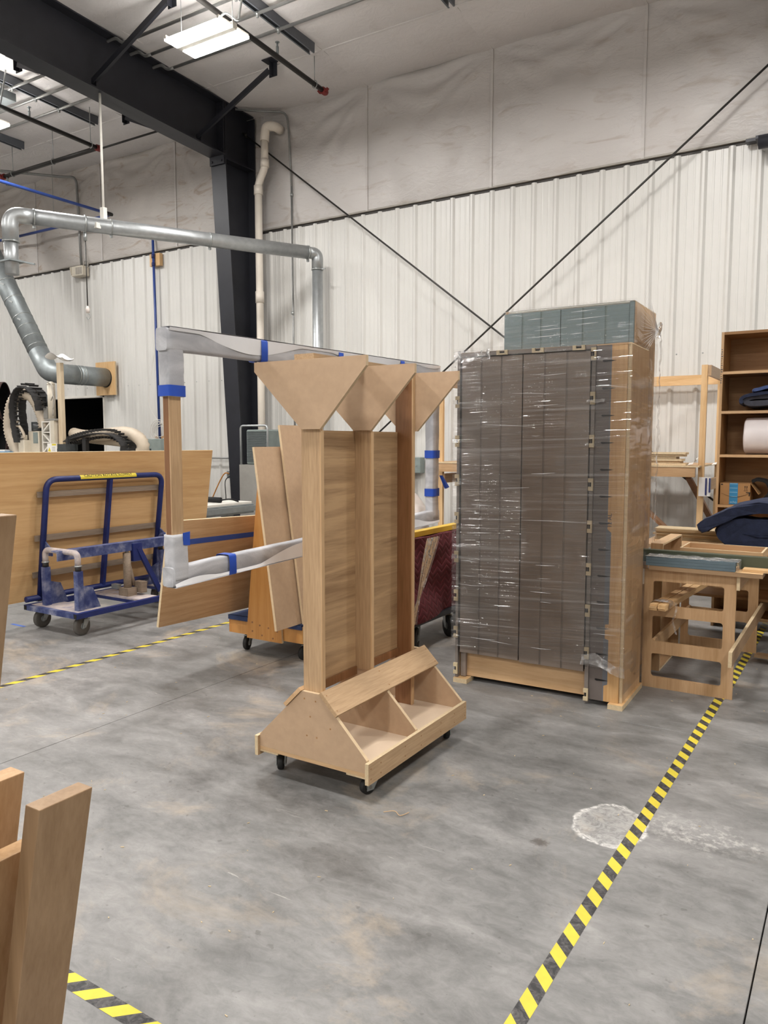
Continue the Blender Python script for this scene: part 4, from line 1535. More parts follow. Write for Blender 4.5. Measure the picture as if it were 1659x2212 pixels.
# tilted back frame
def bp(z): return -5.90 + 0.155 * (z - 0.2)
def fr(y, z, o=0.0): return Vector((bp(z) + o, y, z))
m = MB()
m.tube(round_path([fr(3.93, 0.23), fr(3.93, 1.24), fr(5.17, 1.24), fr(5.17, 0.23)], 0.10, 7), 0.025, 14)
m.build('back_frame', 'cart_blue', t)
MB().bar(fr(4.565, 0.23), fr(4.565, 1.22), 0.045, 0.03, (0, 1, 0)).build('centre_bar', 'cart_blue', t)
MB().cyl(fr(3.80, 0.235), fr(5.22, 0.235), 0.025, 14).build('pivot_tube', 'cart_blue', t)
for z in (0.43, 0.745, 1.115):
    MB().bar(fr(3.87, z, -0.030), fr(5.215, z, -0.030), 0.012, 0.05, (0, 0, 1)).build('wood_slat', 'slat_grey', t)
for y in (3.93, 5.17):
    m = MB()
    m.prism([fr(y, 0.72, 0.02), fr(y, 0.60, 0.03), Vector((-5.71, y, 0.60)), Vector((-5.71, y, 0.655))], (0, 0.012, 0))
    m.build('link_plate', 'cart_blue_worn', t)
m = MB()
zt = 1.24
cx = bp(zt)
def sticker(u, v):
    a = -0.35 + 1.75 * v
    return Vector((cx + 0.0262 * math.cos(a), 4.24 + 0.60 * u, zt + 0.0262 * math.sin(a)))
m.grid(sticker, 4, 8)
st = m.build('caution_sticker', 'yellow_tape', t)
lettering('sticker_text', 'CAUTION ROTATE SLOWLY', 0.036, (cx + 0.0268 * 0.75, 4.535, zt + 0.0268 * 0.68), facing((0, 1, 0), (-0.68, 0, 0.75)), 'print_black', st, 1.12)
# ram
m = MB()
m.cyl((-5.47, 4.50, 0.20), (-5.47, 4.50, 0.58), 0.034, 16, 0)
m.cyl((-5.47, 4.50, 0.58), (-5.47, 4.50, 0.62), 0.016, 12, 1)
m.cyl((-5.46, 4.56, 0.28), (-5.49, 4.53, 0.50), 0.018, 12, 0)
m.bx(-5.53, -5.41, 4.45, 4.55, 0.201, 0.27, 0)
m.bx(-5.60, -5.52, 4.43, 4.47, 0.26, 0.30, 1)
m.bx(-5.46, -5.36, 4.56, 4.62, 0.22, 0.32, 0)
m.build('hydraulic_ram', ['slat_grey', 'zinc'], t)
MB().bar((-5.44, 4.60, 0.62), (-5.40, 4.80, 0.20), 0.045, 0.025, (1, 0, 0)).build('strut_arm', 'cart_blue', t)
MB().bx(-5.47, -5.43, 4.54, 4.64, 0.50, 0.655).build('ram_bracket', 'cart_blue', t)
for x, y, a in ((-5.80, 3.88, 0.05), (-5.285, 3.88, 0.12), (-5.80, 5.10, 0.5), (-5.285, 5.10, 0.9)):
    wheel_parts(t, x, y, 0.076, 0.042, a, RZ0, 'rubber_grey', 'galv_dull', 0.03)
tag(leaning('big_sheet', 'huge plywood sheet standing behind the blue tilting cart', 'board', bp(0.21) - 0.078, bp(1.468) - 0.078, 3.42, 5.88, 0.21, 1.468, 0.018, ['sheet_y', 'ply_edge']), 'huge plywood sheet standing behind the blue tilting cart', 'board')
m = MB()
for y in (3.95, 5.1):
    m.bx(bp(0.2) - 0.11, bp(0.2) - 0.012, y - 0.03, y + 0.03, 0.196, 0.208)
m.build('sheet_ledge', 'cart_blue', t)

# ================================================================ RED QUILT CART
t = thing('covered_cart', 'cart covered by a dark red zigzag quilted blanket, between rack and cabinet', 'cart', (-2.95, 5.3, 0))
m = MB()
m.bx(-3.18, -2.72, 4.66, 6.3, 0.20, 0.235)
m.build('deck', 'steel_dark', t)
for x, y, a in ((-3.1, 4.76, 0.2), (-2.79, 4.92, 0.35), (-3.1, 6.2, 0.6), (-2.62 - .14, 5.42, 0.9), (-2.79, 6.2, 0.1)):
    wheel_parts(t, x, y, 0.085, 0.045, a, 0.20, 'rubber', 'galv_dull', 0.035)
def drape(u, v):
    y = 4.55 + 1.75 * u
    z = 0.24 + 0.60 * v
    bulge = 0.045 * math.sin(v * 5 + u * 9) * (1 - v) + 0.03 * noise.noise(Vector((u * 6, v * 4, 2)))
    return Vector((-2.755 + bulge + 0.05 * (1 - v), y, z))
m = MB()
m.grid(drape, 40, 20)
m.grid(lambda u, v: Vector((-2.87 + 0.115 * u, 4.55 + 0.02 * math.sin(u * 5) + 0.02 * noise.noise(Vector((u * 5, v * 4, 9))), 0.24 + 0.60 * v)), 16, 16)
m.grid(lambda u, v: Vector((-2.87 + 0.115 * u, 4.55 + 1.75 * v, 0.84 + 0.015 * noise.noise(Vector((u * 5, v * 9, 5))))), 10, 30)
m.grid(lambda u, v: Vector((-2.87, 4.55 + 1.75 * u, 0.24 + 0.60 * v)), 10, 6)
bl = m.build('red_blanket', 'quilt_red_zig', t)
m = MB()
m.bx(-2.86, -2.79, 4.5, 6.3, 0.846, 0.885)
m.build('yellow_bar', 'yellow_paint', t)
m = MB()
def strap(u, v):
    y = 4.98 - 0.33 * u + (v - 0.5) * (0.16 * abs(math.cos(u * 2.2)) + 0.03)
    z = 0.85 - 0.60 * u
    return Vector((-2.672 + 0.02 * math.sin(v * 20) * 0.4 + 0.01 * u, y, z))
m.grid(strap, 24, 10)
m.build('film_strap', 'film_crumple', t)

# ================================================================ SHRINK-WRAPPED CABINETS
CR = math.radians(1.2)
t = thing('wrapped_cabinet', 'tall grey-brown cabinet wrapped in clear stretch film, maple side at right', 'cabinet', (-1.66, 4.415, 0), None, CR, True)
HT = 2.10
MB().bx(.512, .530, .0185, .47, .030, HT, edge='x').build('side_panel', ['maple_z', 'ply_edge'], t)
MB().bx(-.530, -.512, .0185, .47, .030, HT, edge='x').build('side_panel', ['maple_z', 'ply_edge'], t)
MB().bx(-.512, .512, .02, .47, HT - .02, HT).build('top_panel', 'maple_x', t)
MB().bx(-.512, .512, .455, .47, .030, HT - .02).build('back_panel', 'birch_z', t)
MB().bx(-.470, .318, .045, .06, .034, .196).build('kick_board', 'maple_x', t)
MB().bx(-.505, -.470, .02, .06, .034, .21).build('kick_post', 'cab_grey', t)
MB().bx(-.512, .318, .03, .045, .196, HT - .02).build('liner_board', 'gap_black', t)
def planks(parent, x0, x1, z0, z1, n, mat, groove):
    w3 = (x1 - x0) / n
    d = MB().bx(x0, x1, .0035, .0215, z0, z1).build('door', groove, parent)
    for k in range(n):
        MB().bx(x0 + k * w3 + (.0 if k == 0 else .006), x0 + (k + 1) * w3 - (.0 if k == n - 1 else .006), .0, .0034, z0, z1).build('plank', mat, d)
    return d
planks(t, -.503, -.107, .196, 2.072, 3, 'cab_grey', 'cab_groove')
planks(t, -.100, .303, .190, 2.072, 3, 'cab_grey', 'cab_groove')
MB().bx(-.530, -.512, -.012, .018, .030, 2.078).build('edge_strip', 'cab_metal', t)
sr = MB().bx(.316, .338, -.014, .018, .012, 2.078).build('edge_strip', 'cab_metal', t)
MB().bx(-.530, .338, -.012, .018, 2.0785, 2.10).build('edge_strip', 'cab_metal', t)
MB().bx(.3385, .5115, .0, .018, .030, 2.098).build('filler_board', 'filler_painted', t)
for k in range(13):
    z = .155 + .1545 * k
    m = MB()
    m.prism([(.372, -.0012, z), (.382, -.0012, z - .007), (.42, -.0012, z - .0045), (.452, -.0012, z + .001), (.42, -.0012, z + .004), (.378, -.0012, z + .006)], (0, .0011, 0))
    m.build('slot', 'gap_black', t)
def clip(c, vert):
    m = MB()
    x, y, z = c
    h, w2 = (.036, .014) if vert else (.014, .036)
    if vert:
        m.bx(x - w2, x + w2, y - .012, y, z - h, z - h * .35)
        m.bx(x - w2, x + w2, y - .012, y, z + h * .35, z + h)
        m.bx(x + w2 * .35, x + w2, y - .012, y, z - h * .35, z + h * .35)
    else:
        m.bx(x - w2, x - w2 * .45, y - .012, y, z - h, z + h)
        m.bx(x + w2 * .45, x + w2, y - .012, y, z - h, z + h)
        m.bx(x - w2 * .45, x + w2 * .45, y - .012, y, z - h, z - h * .3)
    m.bx(x - w2 * .5, x + w2 * .5, y - .004, y, z - h * .5, z + h * .5, 1)
    return m.build('latch_clip', ['clip_cream', 'gap_black'], t)
for z in (2.05, 1.80, 1.555, 1.305, 1.06, .81, .565, .31, .06):
    clip((.327, -.0145, z), True)
for z in (1.80, 1.555, 1.31, 1.07, .82, .57, .33, .09):
    clip((-.524, -.0125, z), True)
for x in (-.23, -.005, .24):
    clip((x, -.0125, 2.09), False)
for x0, x1, y0, y1 in ((-.535, -.44, -.03, .08), (.46, .545, -.035, .48), (-.535, -.44, .38, .48)):
    MB().bx(x0, x1, y0, y1, 0, .0295, edge='z').build('foot_block', ['pine_x', 'ply_edge'], t)
lettering('pencil_mark', '12 AL', .034, (.437, -.0012, 1.10), facing((0, 0, 1), (-1, 0, 0)), 'ink', t)
# film round it: front, right side, top
def ripple(p, n, amp, s):
    return Vector(p) + Vector(n) * (amp * noise.noise(Vector(p) * s))
m = MB()
m.grid(lambda u, v: ripple((-.548 + 1.096 * u, -.038, .24 + 1.885 * v), (0, -1, 0), .006, 7), 40, 70)
fr1 = m.build('film_front', 'film_wrap', t)
m = MB()
m.grid(lambda u, v: ripple((.548, -.038 + .53 * u, .10 + 2.02 * v), (1, 0, 0), .006, 8), 24, 60)
m.build('film_side', 'film_side', t)
m = MB()
m.grid(lambda u, v: ripple((-.535 + 1.07 * u, -.025 + .49 * v, 2.1025), (0, 0, 1), .0012, 8), 30, 14)
m.build('film_top', 'film_wrap', t)
def crumple(fn, nu, nv, amp, sc, seed):
    m = MB()
    m.grid(fn, nu, nv)
    m.noisy(amp, sc, seed)
    return m.build('film_crumple', 'film_crumple', t)
crumple(lambda u, v: Vector((-.54 + .24 * u, -.05 - .01 * math.sin(u * 6), 2.11 - .075 * v * (1 - .2 * u))), 30, 12, .012, 30, 1)
crumple(lambda u, v: Vector((.30 + .25 * u, -.045, .245 + .06 * v + .02 * math.sin(u * 5) - .03 * u)), 26, 10, .010, 32, 4)
crumple(lambda u, v: Vector((.30 + .10 * u, -.045, 1.775 + .02 * v)), 12, 5, .010, 40, 7)
for z in (1.80, 1.30, .83):
    crumple(lambda u, v: Vector((-.545 + .11 * u, -.044, z - .02 + .03 * v * (1 - u) + .01 * u)), 14, 6, .008, 40, z)
# pulled creases of the film, thin folded ridges
random.seed(11)
m = MB()
for k in range(34):
    z = random.uniform(.28, 2.05)
    x0 = random.choice((-.50, -.40, -.33, -.22, -.12, .0, .33)) + random.uniform(-.04, .05)
    L = random.uniform(.05, .18) if k % 9 else random.uniform(.25, .5)
    tilt = random.uniform(-.05, .07)
    a = Vector((x0, -.046, z))
    b = Vector((min(.53, x0 + L), -.046, z + L * tilt))
    mid = (a + b) / 2 + Vector((0, -.002, random.uniform(-.004, .004)))
    r = random.uniform(.0005, .0013) if k % 9 else .0007
    m.tube([a, mid, b], [r * .3, r, r * .3], 5)
m.build('film_creases', 'film_white', t)['kind'] = 'stuff'

t = thing('wrapped_cabinet', 'taller slate green cabinet in clear film standing behind the grey-brown one', 'cabinet', (-1.68, 4.94, 0), None, CR * .4, True)
H2 = 2.42
W2_ = .43
MB().bx(W2_ - .018, W2_, .0185, .60, .030, H2, edge='x').build('side_panel', ['maple_z', 'ply_edge'], t)
MB().bx(-W2_, -W2_ + .018, .0185, .60, .030, H2).build('side_panel', 'maple_z', t)
MB().bx(-W2_ + .018, W2_ - .018, .02, .60, H2 - .02, H2).build('top_panel', 'white_paint', t)
MB().bx(-W2_ + .018, W2_ - .018, .585, .60, .030, H2 - .02).build('back_panel', 'birch_z', t)
MB().bx(-W2_ + .018, W2_ - .018, .03, .045, .030, H2 - .02).build('liner_board', 'gap_black', t)
planks(t, -W2_, -.041, .10, H2 - .012, 3, 'slate_green', 'slate_groove')
planks(t, -.036, W2_ - .030, .10, H2 - .012, 3, 'slate_green', 'slate_groove')
MB().bx(W2_ - .027, W2_, -.004, .0185, .03, H2).build('edge_strip', 'slate_green', t)
MB().bx(-W2_, W2_, .0, .60, 0, .0295).build('foot_block', 'pine_x', t)
m = MB()
m.grid(lambda u, v: ripple((-.45 + .90 * u, -.022, 1.0 + 1.435 * v), (0, -1, 0), .005, 7), 30, 50)
m.build('film_front', 'film_wrap', t)
m = MB()
m.grid(lambda u, v: ripple((.45, -.022 + .64 * u, .35 + 2.07 * v - .10 * u * v), (1, 0, 0), .010, 8), 24, 60)
m.build('film_side', 'film_side', t)
m = MB()
m.grid(lambda u, v: ripple((-.435 + .87 * u, -.012 + .62 * v, 2.4225), (0, 0, 1), .0012, 8), 24, 14)
m.build('film_top', 'film_wrap', t)
crumple(lambda u, v: Vector((.455 + .02 * math.sin(u * 5), .52 + .13 * u, 2.36 - .10 * v)), 14, 14, .022, 26, 3)
crumple(lambda u, v: Vector((.462, .60 + .05 * u, .5 + 1.8 * v)), 6, 70, .016, 22, 9)
m = MB()
for k in range(18):                                           # creases fanning out from the knot
    a = Vector((.462, .54, 2.30))
    ang = PI + (k - 9) * .085
    b = a + Vector((0, math.cos(ang) * .5, math.sin(ang) * .34))
    if b.y < .0: b = a + (b - a) * ((a.y - 0) / (a.y - b.y))
    r = .0012
    m.tube([a, (a + b) / 2, b], [r, r * .8, r * .2], 5)
for k in range(16):
    z = 2.38 - k * .024 * random.uniform(.7, 1.3)
    x0 = random.uniform(-.42, .1)
    L = random.uniform(.08, .3)
    m.tube([(x0, -.029, z), (x0 + L / 2, -.031, z + L * .012), (x0 + L, -.029, z + L * .03)], [.0003, .0013, .0003], 5)
m.build('film_creases', 'film_white', t)['kind'] = 'stuff'

# ================================================================ WORKTABLE at right
t = thing('worktable', 'birch plywood worktable with ladder-shaped end frames at right', 'table', (-0.87, 5.5, 0))
def ladder(y):
    m = MB()
    z = [0, .072, .222, .300, .462, .532, .684, .757]
    m.bx(-1.138, -1.084, y, y + .018, 0, .757)
    m.bx(-.672, -.605, y, y + .018, 0, .757)
    for a, b in ((0, 1), (2, 3), (4, 5), (6, 7)):
        m.bx(-1.084, -.672, y, y + .018, z[a], z[b])
    for (za, zb2) in ((z[1], z[2]), (z[3], z[4]), (z[5], z[6])):      # rounded inner corners
        for x, sx in ((-1.084, 1), (-.672, -1)):
            for zz, sz in ((za, 1), (zb2, -1)):
                r = .016
                pts = [(x, y, zz)] + [(x + sx * (r - r * math.sin(a)), y, zz + sz * (r - r * math.cos(a))) for a in (0, PI / 6, PI / 3, PI / 2)]
                m.prism(pts, (0, .018, 0))
    return m.build('end_frame', 'birch_z', t)
ladder(4.94)
ladder(6.15)
for y0, y1 in ((4.905, 5.045), (5.105, 5.235), (5.36, 5.50)):
    MB().bx(-1.105, -.465, y0, y1, .7575, .783, edge='z').build('top_board', ['pine_x', 'stock_x'], t)
MB().bx(-.604, -.586, 4.93, 6.17, .672, .756, edge='x').build('apron', ['maple_y', 'ply_edge'], t)
MB().bx(-.604, -.584, 4.70, 6.75, .262, .352, edge='x').build('side_rail', ['stock_y', 'ply_edge'], t)
MB().bx(-1.083, -1.065, 4.9585, 6.1495, .225, .31).build('side_rail', 'maple_y', t)
MB().bx(-1.158, -1.1385, 4.92, 4.938, .66, .755).build('cleat', 'white_paint', t)
MB().bar((-.583, 5.92, .05), (0.25, 5.80, .05), .018, .09, (0, 1, 0)).build('floor_brace', 'stock_x', t)

t = thing('wrapped_panels', 'stack of slate blue panels in clear film on the worktable front edge', 'panel', (-.87, 5.0, .783))
for k in range(3):
    MB().bx(-1.125, -.612, 4.905, 5.04, .784 + k * .018, .8015 + k * .018, bev=.001).build('panel', 'slate_blue', t)
m = MB()
m.grid(lambda u, v: Vector((-1.13 + .535 * u, 4.90 + .145 * v, .843 + .004 * noise.noise(Vector((u * 9, v * 5, 1))))), 40, 12)
m.noisy(.002, 40, 3)
m.build('film_top', 'film_crumple', t)
m = MB()
m.grid(lambda u, v: Vector((-.604 + .006 * u, 4.90 + .145 * u, .785 + .055 * v)), 12, 6)
m.noisy(.005, 40, 6)
m.build('film_end', 'film_crumple', t)
tag(MB().bx(-1.20, -.12, 5.065, 5.112, .784, .862, bev=.002).build('green_board', 'olive'), 'long olive green board lying across the worktable', 'board')
tag(MB().bx(-.58, -.25, 4.955, 5.060, .784, .798).build('pale_strip', 'pine_x'), 'pale wood strip at the right end of the worktable top', 'board')

# bundle of thin strips through the front frame
t0 = None
BA, BBv = Vector((-1.015, 4.76, .548)), Vector((-.915, 6.10, .548))
dB = (BBv - BA).normalized()
sB = dB.cross(Vector((0, 0, 1)))
kk = 0
for col in (-1, 1):
    for lay in range(3):
        m = MB()
        off = sB * (col * .0245) + Vector((0, 0, .0025 + lay * .0125 - .010))
        j = random.uniform(-.012, .012)
        m.bar(BA + off + dB * j, BBv + off + dB * j, .044, .0118, (0, 0, 1), 0)
        tag(m.build('wood_strip', 'pine_y'), ('left' if col > 0 else 'right') + ' column ' + ('bottom', 'middle', 'top')[lay] + ' strip of the film-tied bundle through the worktable', 'wood strip', 'strips bundled in the worktable')
t = thing('film_tie', 'crumpled clear film tied round the strip bundle with a hanging tail', 'film', tuple(BA))
m = MB()
for s in (.10, 1.05):
    c = BA + dB * s
    def loop(u, v):
        a = 2 * PI * u
        return c + dB * (.09 * (v - .5)) + sB * (.055 * math.copysign(abs(math.cos(a)) ** .5, math.cos(a))) + Vector((0, 0, .010 + .024 * math.copysign(abs(math.sin(a)) ** .5, math.sin(a))))
    m.grid(loop, 24, 6)
m.grid(lambda u, v: BA + dB * .14 + sB * (.058 + .012 * v + .01 * math.sin(u * 8)) + Vector((0, 0, .02 - .20 * u)), 24, 4)
m.noisy(.004, 40, 2)
m.build('film', 'film_crumple', t)

# drawer boxes behind
t = thing('drawer_box', 'narrow plywood drawer box standing on end behind the worktable top', 'box', (-1.15, 5.6, 0))
bx0, bx1, by0, by1, bz = -1.083, -.995, 5.32, 5.95, .872
bx0, bx1 = -1.19, -1.112
for nm, b in (('bottom', (bx0, bx0 + .008, by0 + .012, by1 - .012, .012, bz - .012)), ('side', (bx0, bx1, by0, by0 + .012, 0, bz)), ('side', (bx0, bx1, by1 - .012, by1, 0, bz)),
              ('side', (bx0, bx1, by0 + .012, by1 - .012, bz - .012, bz)), ('side', (bx0, bx1, by0 + .012, by1 - .012, 0, .012))):
    m = MB()
    m.bx(*b)
    m.build(nm, 'maple_y' if nm == 'side' and b[5] - b[4] < .1 else 'birch_z', t)
m = MB()
for y0, y1, z0, z1 in ((by0, by0 + .012, 0, bz), (by1 - .012, by1, 0, bz), (by0 + .012, by1 - .012, bz - .012, bz), (by0 + .012, by1 - .012, 0, .012)):
    m.bx(bx1, bx1 + .001, y0, y1, z0, z1)
m.build('rim', 'ply_edge', t)
t = thing('drawer_box', 'open-topped wide plywood drawer box on the worktable behind the green board', 'box', (-.74, 5.3, .784))
for nm, b, mt in (('bottom', (-.968, -.508, 5.205, 5.478, .784, .792), 'birch_x'), ('side', (-.980, -.968, 5.19, 5.49, .784, .872), 'maple_y'), ('side', (-.508, -.496, 5.19, 5.49, .784, .872), 'maple_y'),
              ('front', (-.968, -.508, 5.19, 5.204, .784, .872), 'maple_x'), ('back', (-.968, -.508, 5.479, 5.49, .784, .872), 'birch_x')):
    MB().bx(*b, edge='z' if False else None).build(nm, mt, t)
m = MB()
for b in ((-.980, -.968, 5.19, 5.49), (-.508, -.496, 5.19, 5.49), (-.968, -.508, 5.19, 5.204), (-.968, -.508, 5.479, 5.49)):
    m.bx(b[0], b[1], b[2], b[3], .872, .873)
m.build('rim', 'ply_edge', t)

# rough bench behind, with plywood strips and the big blanket
t = thing('rough_bench', 'low rough plywood bench half hidden behind the worktable', 'bench', (-.6, 6.55, 0))
MB().bx(-1.42, 0.35, 5.95, 6.78, .760, .784, edge='z').build('top', ['birch_x', 'ply_edge'], t)
for x in (-1.38, 0.25):
    for y in (6.30, 6.68):
        MB().bx(x, x + .06, y, y + .06, 0, .7595).build('leg', 'shelf_z', t)
MB().bx(-1.38, 0.31, 6.30, 6.74, .36, .38).build('shelf', 'shelf_x', t)
random.seed(5)
nst = 7
for k in range(nst):
    m = MB()
    dx, dy = random.uniform(-.012, .012), random.uniform(-.012, .012)
    z0 = .7845 + k * .0125
    m.bx(-1.385 + dx, -.10 + dx, 6.29 + dy, 6.50 + dy, z0, z0 + .0118, edge='z')
    o = m.build('plywood_strip', ['old_strip', 'old_strip'])
    if k == nst - 1:
        tag(o, 'topmost weathered plywood strip of the stack, beside the navy blanket', 'wood strip', 'weathered strips on the bench')
    else:
        tag(o, ('lowest', 'second lowest', 'third', 'fourth', 'fifth', 'second from top')[k] + ' weathered plywood strip in the stack under the navy blanket', 'wood strip', 'weathered strips on the bench')

def folded(path, th, y0, y1, mats, seed, nY=26, taper=0.0, amp=.012, axis='y'):
    """thick folded blanket: a cross-section path given thickness and swept sideways"""
    P = smooth_path([(a, 0, b) for a, b in path], 6)
    up, dn = [], []
    for i, p in enumerate(P):
        d = (P[min(i + 1, len(P) - 1)] - P[max(i - 1, 0)]).normalized()
        n = Vector((-d.z, 0, d.x))
        up.append(p + n * th / 2)
        dn.append(p - n * th / 2)
    cap_end = []
    e, d = P[-1], (P[-1] - P[-2]).normalized()
    n = Vector((-d.z, 0, d.x))
    for k in range(1, 4):
        a = PI / 2 - PI * k / 4
        cap_end.append(e + d * (th / 2 * math.cos(a)) + n * (th / 2 * math.sin(a)))
    s, d0 = P[0], (P[1] - P[0]).normalized()
    n0 = Vector((-d0.z, 0, d0.x))
    cap_st = []
    for k in range(1, 4):
        a = -PI / 2 + PI * k / 4
        cap_st.append(s - d0 * (th / 2 * math.cos(a)) + n0 * (th / 2 * math.sin(a)))
    sec = up + cap_end + dn[::-1] + cap_st
    m = MB()
    rings = []
    for j in range(nY + 1):
        v = j / nY
        y = y0 + (y1 - y0) * v
        ring = []
        for q in sec:
            r = Vector((q.x, y, q.z))
            w_ = noise.noise_vector(r * 7 + Vector((seed, 0, 0))) * amp + noise.noise_vector(r * 19 + Vector((seed, 3, 0))) * amp * .35
            ends = min(1, 6 * v, 6 * (1 - v)) if nY else 1
            c = sum(sec, Vector()) / len(sec)
            r = Vector((c.x + (r.x - c.x) * (1 - .05 * (1 - ends)), r.y, c.z + (r.z - c.z) * (1 - .12 * (1 - ends)))) + w_
            if axis == 'x':
                r = Vector((r.y, r.x, r.z))
            ring.append(m.bm.verts.new(r))
        rings.append(ring)
    K = len(sec)
    for A, B in zip(rings, rings[1:]):
        for k in range(K):
            f = m.bm.faces.new((A[k], A[(k + 1) % K], B[(k + 1) % K], B[k]))
            f.smooth = True
    m.bm.faces.new(rings[0])
    m.bm.faces.new(rings[-1])
    return m
zb_ = .785
m = folded([(-.36, zb_ + .065), (-.58, zb_ + .063), (-.76, zb_ + .066), (-.83, zb_ + .115), (-.75, zb_ + .17), (-.58, zb_ + .165), (-.33, zb_ + .16)], .115, 5.93, 6.24, None, 2, amp=.02)
o = m.build('moving_blanket', 'quilt_navy')
t = tag(o, 'big folded navy moving blanket lying on the plywood strip stack', 'blanket')
m = folded([(-.28, zb_ + .24), (-.44, zb_ + .30), (-.60, zb_ + .315), (-.72, zb_ + .285), (-.84, zb_ + .225), (-.97, zb_ + .150)], .085, 5.90, 6.26, None, 5, amp=.02)
m.build('top_fold', 'quilt_navy', o)

# ================================================================ BOOKSHELF
t = thing('bookshelf', 'tall open plywood bookshelf at the right edge against the wall', 'bookshelf', (-.5, 7.1, 0))
SX0, SX1, SY0, SY1, SH = -1.035, 0.17, 6.90, 7.28, 2.445
for x in (SX0, SX1 - .02):
    MB().bx(x, x + .02, SY0, SY1, 0, SH).build('side_panel', 'shelf_z', t)
MB().bx(SX0 + .02, SX1 - .02, SY0, SY1, SH - .022, SH).build('top_panel', 'shelf_x', t)
MB().bx(SX0 + .02, SX1 - .02, SY1 - .01, SY1, .06, SH - .022).build('back_panel', 'shelf_x', t)
SZ = (2.103, 1.782, 1.425, 1.010, .55, .08)
for z in SZ:
    MB().bx(SX0 + .02, SX1 - .02, SY0 + .002, SY1 - .01, z, z + .022).build('shelf', 'shelf_x', t)
    MB().bx(SX0 + .02, SX1 - .02, SY0 - .001, SY0 + .002, z, z + .022).build('shelf_edge', 'maple_x', t)
for x in (SX0, SX1 - .02):
    MB().bx(x, x + .02, SY0 - .001, SY0, 0, SH).build('side_edge', 'maple_z', t)
m = MB()
random.seed(21)
for k in range(16):
    z = 2.30 - k * .018
    m.bx(SX0 + .004, SX0 + .004 + random.uniform(.005, .013), SY0 - .0018, SY0 - .0010, z, z + random.uniform(.003, .011))
m.build('pencil_mark', 'ink', t)['kind'] = 'stuff'

t = thing('wrap_roll', 'fat white roll of packing wrap on the third bookshelf level', 'roll', (-.4, 7.06, 1.6))
m = MB()
m.lathe((-.845, 7.045, 1.4475 + .152), (1, 0, 0), [(0, .02), (0, .135), (.012, .150), (.06, .152), (.9, .152), (.93, .150), (.94, .13), (.94, .02)], 40)
m.noisy(.003, 9, 4)
m.build('roll', 'roll_white', t)
o = folded([(0.05, 1.880), (-.30, 1.868), (-.62, 1.862), (-.80, 1.855), (-.842, 1.885), (-.80, 1.915), (-.5, 1.92), (-.2, 1.925)], .048, 6.86, 7.20, None, 8, amp=.010).build('moving_blanket', 'quilt_grey')
tag(o, 'grey moving blanket with blue folds on the second bookshelf level above the white roll', 'blanket')
folded([(0.05, 1.96), (-.35, 1.955), (-.62, 1.945), (-.80, 1.925), (-.865, 1.90), (-.868, 1.862)], .030, 6.835, 7.18, None, 9, amp=.010).build('navy_fold', 'quilt_navy', o)
folded([(0.05, 2.005), (-.35, 2.02), (-.62, 1.998), (-.745, 1.965), (-.78, 1.955)], .028, 6.83, 7.15, None, 12, amp=.010).build('blue_fold', 'quilt_navy_light', o)

t = thing('cardboard_box', 'brown shipping box with blue tape and a curved arrow on the fourth shelf', 'box', (-.89, 7.05, 1.032))
KX0, KX1, KY0, KY1, KZ0, KZ1 = -1.005, -.775, 6.915, 7.16, 1.0325, 1.212
m = MB()
m.bx(KX0, KX1, KY0, KY1, KZ0, KZ1, bev=.002)
m.build('body', 'cardboard', t)
m = MB()
m.hexa([(KX1 + .001, KY0, KZ1 - .004), (KX1 + .06, KY0 + .01, KZ1 - .09), (KX1 + .065, KY1 - .03, KZ1 - .09), (KX1 + .001, KY1, KZ1 - .004),
        (KX1 + .002, KY0, KZ1), (KX1 + .064, KY0 + .01, KZ1 - .086), (KX1 + .069, KY1 - .03, KZ1 - .086), (KX1 + .002, KY1, KZ1)])
m.build('flap', 'cardboard', t)
MB().bx(-.932, -.868, KY0 - .0012, KY0, KZ0 + .004, KZ1 + .0005).build('tape', 'print_blue', t)
m = MB()
for z in (1.205, 1.17, 1.135, 1.10):
    m.bx(-.930, -.872, KY0 - .0018, KY0 - .0012, z, z + .003)
m.build('tape_lines', 'print_light', t)
lettering('tape_text', 'echo', .026, (-.900, KY0 - .0015, 1.055), facing((1, 0, 0), (0, 0, 1)), 'print_light', t)
m = MB()
pts = [(-.990 + .21 * s, KY0 - .0008, 1.126 - .030 * math.sin(PI * s) * (1.1 - .2 * s) + .004 * s) for s in [i / 16 for i in range(17)]]
m.tube(pts, [.0016 + .0040 * math.sin(PI * i / 16) for i in range(17)], 6, flat=(1, .15))
e = Vector(pts[-1])
m.prism([e + Vector((.008, 0, .010)), e + Vector((-.028, 0, .009)), e + Vector((-.026, 0, .003)), e + Vector((-.004, 0, .001)), e + Vector((-.006, 0, -.022)), e + Vector((.001, 0, -.024))], (0, -.0006, 0))
m.build('curved_arrow', 'print_black', t)
m = MB()
for x in (-.815, -.800):
    m.bx(x - .0015, x + .0015, KY0 - .001, KY0, 1.155, 1.185)
    m.prism([(x - .006, KY0 - .001, 1.180), (x + .006, KY0 - .001, 1.180), (x, KY0 - .001, 1.192)], (0, .001, 0))
m.bx(-.824, -.791, KY0 - .001, KY0, 1.148, 1.151)
m.build('up_arrows', 'print_black', t)
MB().bx(KX0 + .006, KX0 + .022, KY0 - .001, KY0, 1.195, 1.204).build('print_mark', 'print_black', t)
t = tag(folded([(-.70, 1.05), (-.64, 1.13), (-.66, 1.22), (-.73, 1.245), (-.77, 1.232)], .022, 6.98, 7.14, None, 4, nY=8, amp=.004).build('black_bag', 'black_soft'), 'black strap bag behind the cardboard box on the shelf', 'bag')

